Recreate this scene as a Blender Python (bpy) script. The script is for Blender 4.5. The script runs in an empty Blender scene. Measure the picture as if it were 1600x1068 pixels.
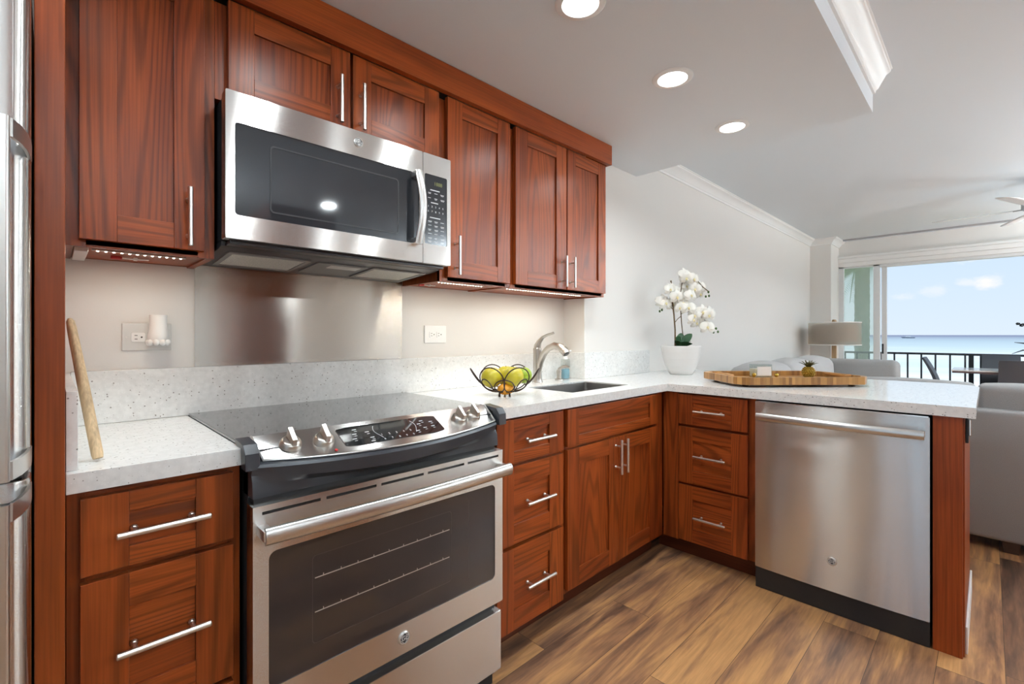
import bpy, bmesh, math, random
from mathutils import Vector, Matrix

random.seed(7)
scene = bpy.context.scene
COL = scene.collection
PI = math.pi

# ------------------------------------------------------------------ camera
FPX, HCAM, YAW = 731.0, 1.175, math.radians(45.54)
cam_d = bpy.data.cameras.new('camera')
cam = bpy.data.objects.new('camera', cam_d)
COL.objects.link(cam)
cam_d.sensor_width = 36.0
cam_d.lens = 36.0 * FPX / 1600.0
cam_d.shift_y = -11.0 / 1600.0
cam_d.clip_start, cam_d.clip_end = 0.02, 100000
cam.location = (0, 0, HCAM)
cam.rotation_euler = (PI / 2, 0, YAW - PI / 2)
scene.camera = cam

# ------------------------------------------------------------------ colour management
scene.view_settings.view_transform = 'Standard'
scene.view_settings.look = 'None'
scene.view_settings.gamma = 1.0
scene.view_settings.use_curve_mapping = False
scene.view_settings.exposure = 0.12
scene.cycles.use_denoising = True
scene.cycles.max_bounces = 10
scene.cycles.diffuse_bounces = 6
scene.cycles.glossy_bounces = 5
scene.cycles.transmission_bounces = 8
scene.cycles.transparent_max_bounces = 12
scene.cycles.sample_clamp_indirect = 6.0
scene.cycles.caustics_reflective = False
scene.cycles.caustics_refractive = False

# ------------------------------------------------------------------ sky
SKY_STRENGTH = 0.94
UP_W = 66.0       # fill uplighters added out of view
DOWN_W = 4.5      # recessed kitchen downlights
ROOM_W = 15.0      # recessed lights of the living side, most added as fill
LED_W = 0.75        # watt per metre of the under cabinet strips


def sky():
    w = bpy.data.worlds.new('sky')
    scene.world = w
    w.use_nodes = True
    nt = w.node_tree
    nt.nodes.clear()
    N = lambda t: nt.nodes.new(t)
    L = nt.links.new
    out = N('ShaderNodeOutputWorld')
    bg = N('ShaderNodeBackground')
    tc = N('ShaderNodeTexCoord')
    sep = N('ShaderNodeSeparateXYZ')
    L(tc.outputs['Generated'], sep.inputs[0])
    ramp = N('ShaderNodeValToRGB')
    e = ramp.color_ramp.elements
    e[0].position = 0.0
    e[0].color = (0.75, 0.87, 0.99, 1)
    e[1].position = 1.0
    e[1].color = (0.50, 0.67, 0.92, 1)
    m = e.new(0.12)
    m.color = (0.66, 0.82, 1.0, 1)
    m = e.new(0.32)
    m.color = (0.52, 0.74, 0.98, 1)
    L(sep.outputs['Z'], ramp.inputs[0])
    # clouds: soft puffs at fixed directions, broken up by noise
    noise = N('ShaderNodeTexNoise')
    noise.inputs['Scale'].default_value = 26
    noise.inputs['Detail'].default_value = 5
    noise.inputs['Roughness'].default_value = 0.62
    mp = N('ShaderNodeMapping')
    mp.inputs['Scale'].default_value = (1, 1, 2.0)
    L(tc.outputs['Generated'], mp.inputs[0])
    L(mp.outputs[0], noise.inputs['Vector'])
    prev = None
    for cx, cy, cz, rad, amp in ((0.988, 0.001, 0.080, 0.020, 1.0), (0.990, 0.022, 0.080, 0.014, .5),
                                 (0.986, 0.098, 0.062, 0.016, .45), (0.987, 0.060, 0.072, 0.020, .4),
                                 (0.983, 0.020, 0.119, 0.022, .8), (0.978, -0.06, 0.125, 0.03, .7),
                                 (0.95, -0.22, 0.09, 0.05, .8), (0.93, -0.30, 0.20, 0.08, .8),
                                 (0.90, 0.35, 0.20, 0.07, .8), (0.55, -0.70, 0.40, 0.16, .8)):
        sub = N('ShaderNodeVectorMath')
        sub.operation = 'SUBTRACT'
        sub.inputs[1].default_value = (cx, cy, cz)
        L(tc.outputs['Generated'], sub.inputs[0])
        sc = N('ShaderNodeVectorMath')
        sc.operation = 'MULTIPLY'
        sc.inputs[1].default_value = (0.3, 1.0, 2.1)
        L(sub.outputs[0], sc.inputs[0])
        ln = N('ShaderNodeVectorMath')
        ln.operation = 'LENGTH'
        L(sc.outputs[0], ln.inputs[0])
        ad = N('ShaderNodeMath')
        ad.operation = 'MULTIPLY_ADD'
        L(noise.outputs['Fac'], ad.inputs[0])
        ad.inputs[1].default_value = rad * 2.6
        L(ln.outputs['Value'], ad.inputs[2])
        mr = N('ShaderNodeMapRange')
        mr.interpolation_type = 'SMOOTHSTEP'
        mr.inputs['From Min'].default_value = rad * 1.5
        mr.inputs['From Max'].default_value = rad * 2.5
        mr.inputs['To Min'].default_value = amp
        mr.inputs['To Max'].default_value = 0
        L(ad.outputs[0], mr.inputs['Value'])
        if prev is None:
            prev = mr.outputs[0]
        else:
            mx = N('ShaderNodeMath')
            mx.operation = 'MAXIMUM'
            L(prev, mx.inputs[0])
            L(mr.outputs[0], mx.inputs[1])
            prev = mx.outputs[0]
    mix = N('ShaderNodeMix')
    mix.data_type = 'RGBA'
    L(prev, mix.inputs['Factor'])
    L(ramp.outputs[0], mix.inputs[6])
    mix.inputs[7].default_value = (1, 0.99, 0.97, 1)
    L(mix.outputs[2], bg.inputs['Color'])
    bg.inputs['Strength'].default_value = SKY_STRENGTH
    L(bg.outputs[0], out.inputs[0])


sky()
sun_d = bpy.data.lights.new('sun', 'SUN')
sun_d.energy = 2.2
sun_d.angle = math.radians(1.0)
sun_d.color = (1.0, 0.96, 0.90)
sun_o = bpy.data.objects.new('sun', sun_d)
COL.objects.link(sun_o)
sun_o.rotation_euler = Vector((0.02, -0.60, -1.0)).to_track_quat('-Z', 'Y').to_euler()



# ------------------------------------------------------------------ materials
def new_mat(name):
    m = bpy.data.materials.new(name)
    m.use_nodes = True
    nt = m.node_tree
    b = nt.nodes['Principled BSDF']
    return m, nt, b, nt.nodes.new, nt.links.new


def plain(name, col, rough=0.5, metal=0.0, spec=0.5, coat=0.0, noise=0.0, nscale=30, bump=0.0, emis=None, estr=0):
    m, nt, b, N, L = new_mat(name)
    b.inputs['Roughness'].default_value = rough
    b.inputs['Metallic'].default_value = metal
    b.inputs['Specular IOR Level'].default_value = spec
    b.inputs['Coat Weight'].default_value = coat
    b.inputs['Base Color'].default_value = (*col, 1)
    if noise or bump:
        tc = N('ShaderNodeTexCoord')
        nz = N('ShaderNodeTexNoise')
        nz.inputs['Scale'].default_value = nscale
        nz.inputs['Detail'].default_value = 4
        L(tc.outputs['Object'], nz.inputs['Vector'])
        if noise:
            mr = N('ShaderNodeMapRange')
            mr.inputs['To Min'].default_value = 1 - noise
            mr.inputs['To Max'].default_value = 1 + noise
            L(nz.outputs['Fac'], mr.inputs['Value'])
            mx = N('ShaderNodeVectorMath')
            mx.operation = 'SCALE'
            mx.inputs[0].default_value = col
            L(mr.outputs[0], mx.inputs['Scale'])
            L(mx.outputs[0], b.inputs['Base Color'])
        if bump:
            bp = N('ShaderNodeBump')
            bp.inputs['Strength'].default_value = bump
            bp.inputs['Distance'].default_value = 0.002
            L(nz.outputs['Fac'], bp.inputs['Height'])
            L(bp.outputs[0], b.inputs['Normal'])
    if emis:
        b.inputs['Emission Color'].default_value = (*emis, 1)
        b.inputs['Emission Strength'].default_value = estr
    return m


def wood(name, axis, c1=(0.345, 0.073, 0.0125), c2=(0.190, 0.034, 0.007), line=0.38, rough=0.32, freq=105, coat=0.03):
    m, nt, b, N, L = new_mat(name)
    tc = N('ShaderNodeTexCoord')
    geo = N('ShaderNodeNewGeometry')
    off = N('ShaderNodeVectorMath')
    off.operation = 'SCALE'
    off.inputs[0].default_value = (13.7, 7.9, 5.3)
    L(geo.outputs['Random Per Island'], off.inputs['Scale'])
    add = N('ShaderNodeVectorMath')
    L(tc.outputs['Object'], add.inputs[0])
    L(off.outputs[0], add.inputs[1])

    def stretched(across, along):
        mp = N('ShaderNodeMapping')
        s = [across] * 3
        s['xyz'.index(axis)] = along
        mp.inputs['Scale'].default_value = s
        L(add.outputs[0], mp.inputs[0])
        return mp.outputs[0]
    n1 = N('ShaderNodeTexNoise')
    n1.inputs['Scale'].default_value = 1
    n1.inputs['Detail'].default_value = 0.5
    n1.inputs['Roughness'].default_value = 0.35
    L(stretched(8.5, 0.62), n1.inputs['Vector'])
    mul = N('ShaderNodeMath')
    mul.operation = 'MULTIPLY'
    mul.inputs[1].default_value = freq
    L(n1.outputs['Fac'], mul.inputs[0])
    sn = N('ShaderNodeMath')
    sn.operation = 'SINE'
    L(mul.outputs[0], sn.inputs[0])
    mr = N('ShaderNodeMapRange')
    mr.inputs['From Min'].default_value = -0.1
    mr.inputs['From Max'].default_value = 1
    mr.inputs['To Min'].default_value = 1
    mr.inputs['To Max'].default_value = 1 - line
    L(sn.outputs[0], mr.inputs['Value'])
    n2 = N('ShaderNodeTexNoise')
    n2.inputs['Scale'].default_value = 1
    n2.inputs['Detail'].default_value = 3
    L(stretched(260, 5), n2.inputs['Vector'])
    mr2 = N('ShaderNodeMapRange')
    mr2.inputs['From Min'].default_value = 0.3
    mr2.inputs['From Max'].default_value = 0.7
    mr2.inputs['To Min'].default_value = 0.78
    mr2.inputs['To Max'].default_value = 1.14
    L(n2.outputs['Fac'], mr2.inputs['Value'])
    n3 = N('ShaderNodeTexNoise')
    n3.inputs['Scale'].default_value = 1
    n3.inputs['Detail'].default_value = 3
    L(stretched(9, 1.6), n3.inputs['Vector'])
    mr3 = N('ShaderNodeMapRange')
    mr3.inputs['From Min'].default_value = 0.3
    mr3.inputs['From Max'].default_value = 0.7
    L(n3.outputs['Fac'], mr3.inputs['Value'])
    mix = N('ShaderNodeMix')
    mix.data_type = 'RGBA'
    L(mr3.outputs[0], mix.inputs['Factor'])
    mix.inputs[6].default_value = (*c1, 1)
    mix.inputs[7].default_value = (*c2, 1)
    ri = N('ShaderNodeMapRange')
    ri.inputs['To Min'].default_value = 0.86
    ri.inputs['To Max'].default_value = 1.14
    L(geo.outputs['Random Per Island'], ri.inputs['Value'])
    p1 = N('ShaderNodeMath')
    p1.operation = 'MULTIPLY'
    L(mr.outputs[0], p1.inputs[0])
    L(mr2.outputs[0], p1.inputs[1])
    p2 = N('ShaderNodeMath')
    p2.operation = 'MULTIPLY'
    L(p1.outputs[0], p2.inputs[0])
    L(ri.outputs[0], p2.inputs[1])
    sc = N('ShaderNodeVectorMath')
    sc.operation = 'SCALE'
    L(mix.outputs[2], sc.inputs[0])
    L(p2.outputs[0], sc.inputs['Scale'])
    L(sc.outputs[0], b.inputs['Base Color'])
    b.inputs['Roughness'].default_value = rough
    b.inputs['Coat Weight'].default_value = coat
    b.inputs['Coat Roughness'].default_value = 0.3
    b.inputs['Specular IOR Level'].default_value = 0.30
    bp = N('ShaderNodeBump')
    bp.inputs['Strength'].default_value = 0.08
    bp.inputs['Distance'].default_value = 0.001
    L(n2.outputs['Fac'], bp.inputs['Height'])
    L(bp.outputs[0], b.inputs['Normal'])
    return m


def steel(name, across='z', col=(0.67, 0.655, 0.635), rough=0.23, aniso=1.0, rot=0.25, groove=1.5):
    """brushed stainless: brushing lines run horizontally, varying quickly along `across`"""
    m, nt, b, N, L = new_mat(name)
    tc = N('ShaderNodeTexCoord')
    mp = N('ShaderNodeMapping')
    s = [3.0] * 3
    s['xyz'.index(across)] = 2600
    mp.inputs['Scale'].default_value = s
    L(tc.outputs['Object'], mp.inputs[0])
    nz = N('ShaderNodeTexNoise')
    nz.inputs['Scale'].default_value = 1
    nz.inputs['Detail'].default_value = 3
    L(mp.outputs[0], nz.inputs['Vector'])
    mr = N('ShaderNodeMapRange')
    mr.inputs['To Min'].default_value = rough - 0.02
    mr.inputs['To Max'].default_value = rough + 0.02
    L(nz.outputs['Fac'], mr.inputs['Value'])
    L(mr.outputs[0], b.inputs['Roughness'])
    mr2 = N('ShaderNodeMapRange')
    mr2.inputs['To Min'].default_value = 0.985
    mr2.inputs['To Max'].default_value = 1.015
    L(nz.outputs['Fac'], mr2.inputs['Value'])
    sc = N('ShaderNodeVectorMath')
    sc.operation = 'SCALE'
    sc.inputs[0].default_value = col
    L(mr2.outputs[0], sc.inputs['Scale'])
    L(sc.outputs[0], b.inputs['Base Color'])
    b.inputs['Metallic'].default_value = 1
    b.inputs['Anisotropic'].default_value = aniso
    b.inputs['Anisotropic Rotation'].default_value = rot
    tg = N('ShaderNodeTangent')
    tg.direction_type = 'UV_MAP'
    tg.uv_map = 'UVMap'
    L(tg.outputs[0], b.inputs['Tangent'])
    # faint waviness of the sheet
    wv = N('ShaderNodeTexNoise')
    wv.inputs['Scale'].default_value = 4.0
    wv.inputs['Detail'].default_value = 0
    L(tc.outputs['Object'], wv.inputs['Vector'])
    bp = N('ShaderNodeBump')
    bp.inputs['Strength'].default_value = 0.12
    bp.inputs['Distance'].default_value = 0.01
    # the fine brushed grooves tip the surface up and down, so reflections smear vertically
    wnz = N('ShaderNodeTexWhiteNoise')
    gm = N('ShaderNodeMapping')
    gm.inputs['Scale'].default_value = (900, 900, 9000)
    L(tc.outputs['Object'], gm.inputs[0])
    gn = N('ShaderNodeTexNoise')
    gn.inputs['Scale'].default_value = 1
    gn.inputs['Detail'].default_value = 1
    L(gm.outputs[0], gn.inputs['Vector'])
    nt.nodes.remove(wnz)
    tl = N('ShaderNodeMath')
    tl.operation = 'MULTIPLY_ADD'
    L(gn.outputs['Fac'], tl.inputs[0])
    tl.inputs[1].default_value = groove
    tl.inputs[2].default_value = -groove / 2
    cb = N('ShaderNodeCombineXYZ')
    L(tl.outputs[0], cb.inputs['Z'])
    ge = N('ShaderNodeNewGeometry')
    ad = N('ShaderNodeVectorMath')
    L(ge.outputs['Normal'], ad.inputs[0])
    L(cb.outputs[0], ad.inputs[1])
    nm = N('ShaderNodeVectorMath')
    nm.operation = 'NORMALIZE'
    L(ad.outputs[0], nm.inputs[0])
    L(nm.outputs[0], bp.inputs['Normal'])
    L(wv.outputs['Fac'], bp.inputs['Height'])
    L(bp.outputs[0], b.inputs['Normal'])
    return m


def quartz(name):
    m, nt, b, N, L = new_mat(name)
    tc = N('ShaderNodeTexCoord')
    col = None
    base = N('ShaderNodeTexNoise')
    base.inputs['Scale'].default_value = 60
    base.inputs['Detail'].default_value = 4
    L(tc.outputs['Object'], base.inputs['Vector'])
    ramp = N('ShaderNodeValToRGB')
    ramp.color_ramp.elements[0].position = 0.3
    ramp.color_ramp.elements[0].color = (0.73, 0.73, 0.715, 1)
    ramp.color_ramp.elements[1].position = 0.7
    ramp.color_ramp.elements[1].color = (0.84, 0.84, 0.825, 1)
    L(base.outputs['Fac'], ramp.inputs[0])
    col = ramp.outputs[0]
    for scale, thr, c in ((150, 0.17, (0.33, 0.31, 0.29)), (95, 0.14, (0.42, 0.41, 0.39)), (210, 0.20, (0.84, 0.84, 0.83))):
        v = N('ShaderNodeTexVoronoi')
        v.inputs['Scale'].default_value = scale
        L(tc.outputs['Object'], v.inputs['Vector'])
        sel = N('ShaderNodeSeparateColor')
        L(v.outputs['Color'], sel.inputs[0])
        g = N('ShaderNodeMath')
        g.operation = 'LESS_THAN'
        L(sel.outputs[0], g.inputs[0])
        g.inputs[1].default_value = 0.30
        thr_n = N('ShaderNodeMath')
        thr_n.operation = 'MULTIPLY'
        L(sel.outputs[1], thr_n.inputs[0])
        thr_n.inputs[1].default_value = thr * 2
        d = N('ShaderNodeMath')
        d.operation = 'LESS_THAN'
        L(v.outputs['Distance'], d.inputs[0])
        L(thr_n.outputs[0], d.inputs[1])
        a = N('ShaderNodeMath')
        a.operation = 'MULTIPLY'
        L(g.outputs[0], a.inputs[0])
        L(d.outputs[0], a.inputs[1])
        mx = N('ShaderNodeMix')
        mx.data_type = 'RGBA'
        L(a.outputs[0], mx.inputs['Factor'])
        L(col, mx.inputs[6])
        mx.inputs[7].default_value = (*c, 1)
        col = mx.outputs[2]
    L(col, b.inputs['Base Color'])
    b.inputs['Roughness'].default_value = 0.13
    b.inputs['Specular IOR Level'].default_value = 0.55
    return m


def floor_mat():
    m, nt, b, N, L = new_mat('wood_plank_floor')
    tc = N('ShaderNodeTexCoord')
    def math(op, a, b_=None, c_=None):
        n = N('ShaderNodeMath')
        n.operation = op
        for k, v in enumerate((a, b_, c_)):
            if v is None:
                continue
            if isinstance(v, (int, float)):
                n.inputs[k].default_value = v
            else:
                L(v, n.inputs[k])
        return n.outputs[0]
    xyz = N('ShaderNodeSeparateXYZ')
    L(tc.outputs['Object'], xyz.inputs[0])
    PW, PL = 0.172, 1.22
    yr = math('DIVIDE', math('SUBTRACT', xyz.outputs['Y'], 0.131), PW)
    row = math('FLOOR', yr)
    rowr = N('ShaderNodeTexWhiteNoise')
    rowr.noise_dimensions = '1D'
    L(row, rowr.inputs['W'])
    xr = math('ADD', math('DIVIDE', xyz.outputs['X'], PL), rowr.outputs['Value'])
    col_ = math('FLOOR', xr)
    cmb = N('ShaderNodeCombineXYZ')
    L(row, cmb.inputs[0])
    L(col_, cmb.inputs[1])
    wn = N('ShaderNodeTexWhiteNoise')
    wn.noise_dimensions = '2D'
    L(cmb.outputs[0], wn.inputs['Vector'])
    fy = math('FRACT', yr)
    fx = math('FRACT', xr)
    ey = math('MINIMUM', fy, math('SUBTRACT', 1.0, fy))
    ex = math('MINIMUM', fx, math('SUBTRACT', 1.0, fx))
    seam_f = math('MAXIMUM', math('LESS_THAN', ey, 0.0045), math('LESS_THAN', ex, 0.0007))
    off = N('ShaderNodeVectorMath')
    off.operation = 'SCALE'
    off.inputs[0].default_value = (31.0, 17.0, 9.0)
    L(wn.outputs['Value'], off.inputs['Scale'])
    add = N('ShaderNodeVectorMath')
    L(tc.outputs['Object'], add.inputs[0])
    L(off.outputs[0], add.inputs[1])

    def st(sx, sy, det, dist=0.0):
        mp = N('ShaderNodeMapping')
        mp.inputs['Scale'].default_value = (sx, sy, 1)
        L(add.outputs[0], mp.inputs[0])
        n = N('ShaderNodeTexNoise')
        n.inputs['Scale'].default_value = 1
        n.inputs['Detail'].default_value = det
        n.inputs['Roughness'].default_value = 0.6
        n.inputs['Distortion'].default_value = dist
        L(mp.outputs[0], n.inputs['Vector'])
        return n.outputs['Fac']
    big = st(1.1, 9, 4, 0.9)
    fine = st(6, 110, 4)
    mid = st(3.0, 26, 5, 1.2)
    # tone = tint of the plank + streaks
    t1 = N('ShaderNodeMath')
    t1.operation = 'MULTIPLY_ADD'
    L(big, t1.inputs[0])
    t1.inputs[1].default_value = 2.3
    t1.inputs[2].default_value = -0.95
    t2 = N('ShaderNodeMath')
    t2.operation = 'MULTIPLY_ADD'
    L(wn.outputs['Value'], t2.inputs[0])
    t2.inputs[1].default_value = 0.42
    L(t1.outputs[0], t2.inputs[2])
    t3 = N('ShaderNodeMath')
    t3.operation = 'MULTIPLY_ADD'
    L(mid, t3.inputs[0])
    t3.inputs[1].default_value = 0.6
    L(t2.outputs[0], t3.inputs[2])
    ramp = N('ShaderNodeValToRGB')
    e = ramp.color_ramp.elements
    e[0].position = 0.15
    e[0].color = (0.055, 0.031, 0.020, 1)
    e[1].position = 1.0
    e[1].color = (0.52, 0.270, 0.108, 1)
    x = e.new(0.42)
    x.color = (0.150, 0.077, 0.047, 1)
    x = e.new(0.68)
    x.color = (0.30, 0.150, 0.076, 1)
    L(t3.outputs[0], ramp.inputs[0])
    mr = N('ShaderNodeMapRange')
    mr.inputs['From Min'].default_value = 0.25
    mr.inputs['From Max'].default_value = 0.75
    mr.inputs['To Min'].default_value = 0.78
    mr.inputs['To Max'].default_value = 1.18
    L(fine, mr.inputs['Value'])
    sc = N('ShaderNodeVectorMath')
    sc.operation = 'SCALE'
    L(ramp.outputs[0], sc.inputs[0])
    L(mr.outputs[0], sc.inputs['Scale'])
    seam = N('ShaderNodeMix')
    seam.data_type = 'RGBA'
    L(seam_f, seam.inputs['Factor'])
    L(sc.outputs[0], seam.inputs[6])
    seam.inputs[7].default_value = (0.05, 0.03, 0.02, 1)
    L(seam.outputs[2], b.inputs['Base Color'])
    b.inputs['Roughness'].default_value = 0.36
    b.inputs['Specular IOR Level'].default_value = 0.45
    bp = N('ShaderNodeBump')
    bp.inputs['Strength'].default_value = 0.1
    bp.inputs['Distance'].default_value = 0.002
    L(fine, bp.inputs['Height'])
    L(bp.outputs[0], b.inputs['Normal'])
    return m


def glass_mat(name, tint, gloss=0.06, rough=0.0, veil=0.0, veil_col=(0.9, 1.0, 0.94)):
    m, nt, b, N, L = new_mat(name)
    nt.nodes.remove(b)
    out = nt.nodes['Material Output']
    tr = N('ShaderNodeBsdfTransparent')
    tr.inputs[0].default_value = (*tint, 1)
    gl = N('ShaderNodeBsdfGlossy')
    gl.inputs['Roughness'].default_value = rough
    mx = N('ShaderNodeMixShader')
    mx.inputs[0].default_value = gloss
    if veil:
        df = N('ShaderNodeBsdfTranslucent')
        df.inputs[0].default_value = (*veil_col, 1)
        m2 = N('ShaderNodeMixShader')
        m2.inputs[0].default_value = veil
        L(tr.outputs[0], m2.inputs[1])
        L(df.outputs[0], m2.inputs[2])
        tr = m2
    L(tr.outputs[0], mx.inputs[1])
    L(gl.outputs[0], mx.inputs[2])
    L(mx.outputs[0], out.inputs[0])
    return m


def sea_mat():
    m, nt, b, N, L = new_mat('ocean_water')
    tc = N('ShaderNodeTexCoord')
    sep = N('ShaderNodeSeparateXYZ')
    L(tc.outputs['Object'], sep.inputs[0])
    lg = N('ShaderNodeMath')
    lg.operation = 'LOGARITHM'
    L(sep.outputs['X'], lg.inputs[0])
    lg.inputs[1].default_value = 10
    mp = N('ShaderNodeMapping')
    mp.inputs['Scale'].default_value = (0.05, 0.006, 1)
    L(tc.outputs['Object'], mp.inputs[0])
    nz = N('ShaderNodeTexNoise')
    nz.inputs['Scale'].default_value = 1
    nz.inputs['Detail'].default_value = 5
    L(mp.outputs[0], nz.inputs['Vector'])
    ma = N('ShaderNodeMath')
    ma.operation = 'MULTIPLY_ADD'
    L(nz.outputs['Fac'], ma.inputs[0])
    ma.inputs[1].default_value = 0.55
    L(lg.outputs[0], ma.inputs[2])
    mr = N('ShaderNodeMapRange')
    mr.inputs['From Min'].default_value = 2.0
    mr.inputs['From Max'].default_value = 4.6
    L(ma.outputs[0], mr.inputs['Value'])
    ramp = N('ShaderNodeValToRGB')
    e = ramp.color_ramp.elements
    e[0].position = 0.02
    e[0].color = (0.90, 0.88, 0.84, 1)
    e[1].position = 0.74
    e[1].color = (0.25, 0.27, 0.36, 1)
    for p, c in ((0.16, (0.86, 0.85, 0.81)), (0.24, (0.66, 0.73, 0.71)), (0.29, (0.80, 0.82, 0.79)), (0.38, (0.56, 0.65, 0.66)), (0.50, (0.46, 0.55, 0.59)), (0.62, (0.36, 0.42, 0.49))):
        x = e.new(p)
        x.color = (*c, 1)
    L(mr.outputs[0], ramp.inputs[0])
    L(ramp.outputs[0], b.inputs['Base Color'])
    b.inputs['Roughness'].default_value = 0.8
    b.inputs['Specular IOR Level'].default_value = 0.1
    return m


def fabric(name, col, var=0.10, scale=420):
    m, nt, b, N, L = new_mat(name)
    tc = N('ShaderNodeTexCoord')
    nz = N('ShaderNodeTexNoise')
    nz.inputs['Scale'].default_value = scale
    nz.inputs['Detail'].default_value = 2
    L(tc.outputs['Object'], nz.inputs['Vector'])
    mr = N('ShaderNodeMapRange')
    mr.inputs['From Min'].default_value = 0.3
    mr.inputs['From Max'].default_value = 0.7
    mr.inputs['To Min'].default_value = 1 - var
    mr.inputs['To Max'].default_value = 1 + var
    L(nz.outputs['Fac'], mr.inputs['Value'])
    sc = N('ShaderNodeVectorMath')
    sc.operation = 'SCALE'
    sc.inputs[0].default_value = col
    L(mr.outputs[0], sc.inputs['Scale'])
    L(sc.outputs[0], b.inputs['Base Color'])
    b.inputs['Roughness'].default_value = 0.9
    b.inputs['Specular IOR Level'].default_value = 0.15
    b.inputs['Sheen Weight'].default_value = 0.15
    bp = N('ShaderNodeBump')
    bp.inputs['Strength'].default_value = 0.25
    bp.inputs['Distance'].default_value = 0.001
    L(nz.outputs['Fac'], bp.inputs['Height'])
    L(bp.outputs[0], b.inputs['Normal'])
    return m


def bamboo():
    m, nt, b, N, L = new_mat('bamboo_blocks')
    tc = N('ShaderNodeTexCoord')
    mp = N('ShaderNodeMapping')
    mp.inputs['Scale'].default_value = (62, 62, 1)
    L(tc.outputs['Object'], mp.inputs[0])
    v = N('ShaderNodeTexChecker')
    wn = N('ShaderNodeTexWhiteNoise')
    fl = N('ShaderNodeVectorMath')
    fl.operation = 'FLOOR'
    L(mp.outputs[0], fl.inputs[0])
    L(fl.outputs[0], wn.inputs['Vector'])
    nt.nodes.remove(v)
    ramp = N('ShaderNodeValToRGB')
    ramp.color_ramp.elements[0].color = (0.19, 0.080, 0.020, 1)
    ramp.color_ramp.elements[1].color = (0.46, 0.235, 0.070, 1)
    L(wn.outputs['Value'], ramp.inputs[0])
    L(ramp.outputs[0], b.inputs['Base Color'])
    b.inputs['Roughness'].default_value = 0.35
    return m


M = {}
M['wall'] = plain('white_wall_paint', (0.755, 0.735, 0.705), 0.55, bump=0.05, nscale=250)
M['ceil'] = plain('white_ceiling_paint', (0.74, 0.785, 0.825), 0.75, bump=0.12, nscale=160)
M['trim'] = plain('white_trim_paint', (0.84, 0.84, 0.83), 0.4, noise=0.02, nscale=5)
M['wz'] = wood('cherry_wood_upright', 'z')
M['wx'] = wood('cherry_wood_along_wall', 'x')
M['wy'] = wood('cherry_wood_along_peninsula', 'y')
M['wz_plain'] = wood('cherry_ply_upright', 'z', line=0.16, freq=60)
M['wx_plain'] = wood('cherry_ply_lengthwise', 'x', line=0.14, freq=60)
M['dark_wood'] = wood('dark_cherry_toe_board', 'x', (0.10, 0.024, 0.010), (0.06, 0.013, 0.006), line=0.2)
M['quartz'] = quartz('white_speckled_quartz')
M['steel'] = steel('brushed_stainless')
M['steel_y'] = steel('brushed_stainless_sheet', rough=0.21, col=(0.55, 0.52, 0.48))
M['steel_soft'] = plain('satin_steel', (0.66, 0.65, 0.63), 0.28, 1.0, noise=0.04, nscale=200)
M['nickel'] = plain('brushed_nickel', (0.78, 0.755, 0.72), 0.30, 1.0, noise=0.03, nscale=300)
M['faucet'] = plain('brushed_nickel_tap', (0.52, 0.485, 0.44), 0.28, 1.0, noise=0.04, nscale=200)
M['sinksteel'] = plain('satin_sink_steel', (0.36, 0.35, 0.34), 0.38, 1.0, noise=0.05, nscale=150)
M['chrome'] = plain('bright_chrome', (0.85, 0.84, 0.82), 0.1, 1.0, noise=0.02, nscale=100)
M['blackglass'] = plain('black_ceramic_glass', (0.014, 0.015, 0.016), 0.05, spec=0.9, coat=0.6, noise=0.1, nscale=40)
M['mwglass'] = plain('dark_grey_door_glass', (0.022, 0.024, 0.028), 0.05, spec=0.6, noise=0.05, nscale=300)
M['ovenglass'] = plain('smoked_oven_glass', (0.030, 0.022, 0.020), 0.05, spec=0.6, noise=0.1, nscale=8)
M['black'] = plain('black_plastic', (0.018, 0.019, 0.021), 0.35, noise=0.1, nscale=80)
M['slate'] = plain('dark_slate_enamel', (0.035, 0.038, 0.045), 0.28, noise=0.05, nscale=60)
M['dark'] = plain('black_metal', (0.010, 0.010, 0.011), 0.6, noise=0.1, nscale=60)
M['greyplastic'] = plain('grey_plastic', (0.28, 0.27, 0.26), 0.45, noise=0.04, nscale=80)
M['white'] = plain('white_plastic', (0.90, 0.90, 0.89), 0.3, noise=0.02, nscale=60)
M['offwhite'] = plain('soft_white_plastic', (0.70, 0.70, 0.68), 0.35, noise=0.02, nscale=60)
M['slot'] = plain('dark_slot', (0.02, 0.02, 0.02), 0.6, noise=0.1, nscale=90)
M['floor'] = floor_mat()
M['sofa'] = fabric('grey_linen', (0.30, 0.293, 0.29))
M['cushion'] = fabric('light_grey_linen', (0.44, 0.435, 0.435))
M['pot'] = plain('white_glazed_ceramic', (0.72, 0.70, 0.68), 0.28, noise=0.02, nscale=40)
M['petal'] = plain('white_petals', (0.86, 0.84, 0.78), 0.6, noise=0.05, nscale=60)
M['lip'] = plain('yellow_flower_lip', (0.80, 0.70, 0.38), 0.6, noise=0.1, nscale=200)
M['leaf'] = plain('dark_green_leaf', (0.020, 0.085, 0.030), 0.35, noise=0.25, nscale=30)
M['stem'] = plain('brown_green_stem', (0.12, 0.075, 0.03), 0.6, noise=0.3, nscale=60)
M['bud'] = plain('green_bud', (0.05, 0.10, 0.02), 0.5, noise=0.2, nscale=100)
M['wire'] = plain('bronze_wire', (0.045, 0.028, 0.022), 0.4, 0.6, noise=0.1, nscale=100)
M['lime'] = plain('yellow_green_skin', (0.52, 0.44, 0.03), 0.32, noise=0.45, nscale=14)
M['lime_green'] = plain('lime_green_skin', (0.30, 0.42, 0.03), 0.32, noise=0.35, nscale=14)
M['orange'] = plain('orange_skin', (0.72, 0.30, 0.02), 0.4, noise=0.12, nscale=60, bump=0.3)
M['bamboo'] = bamboo()
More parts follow.
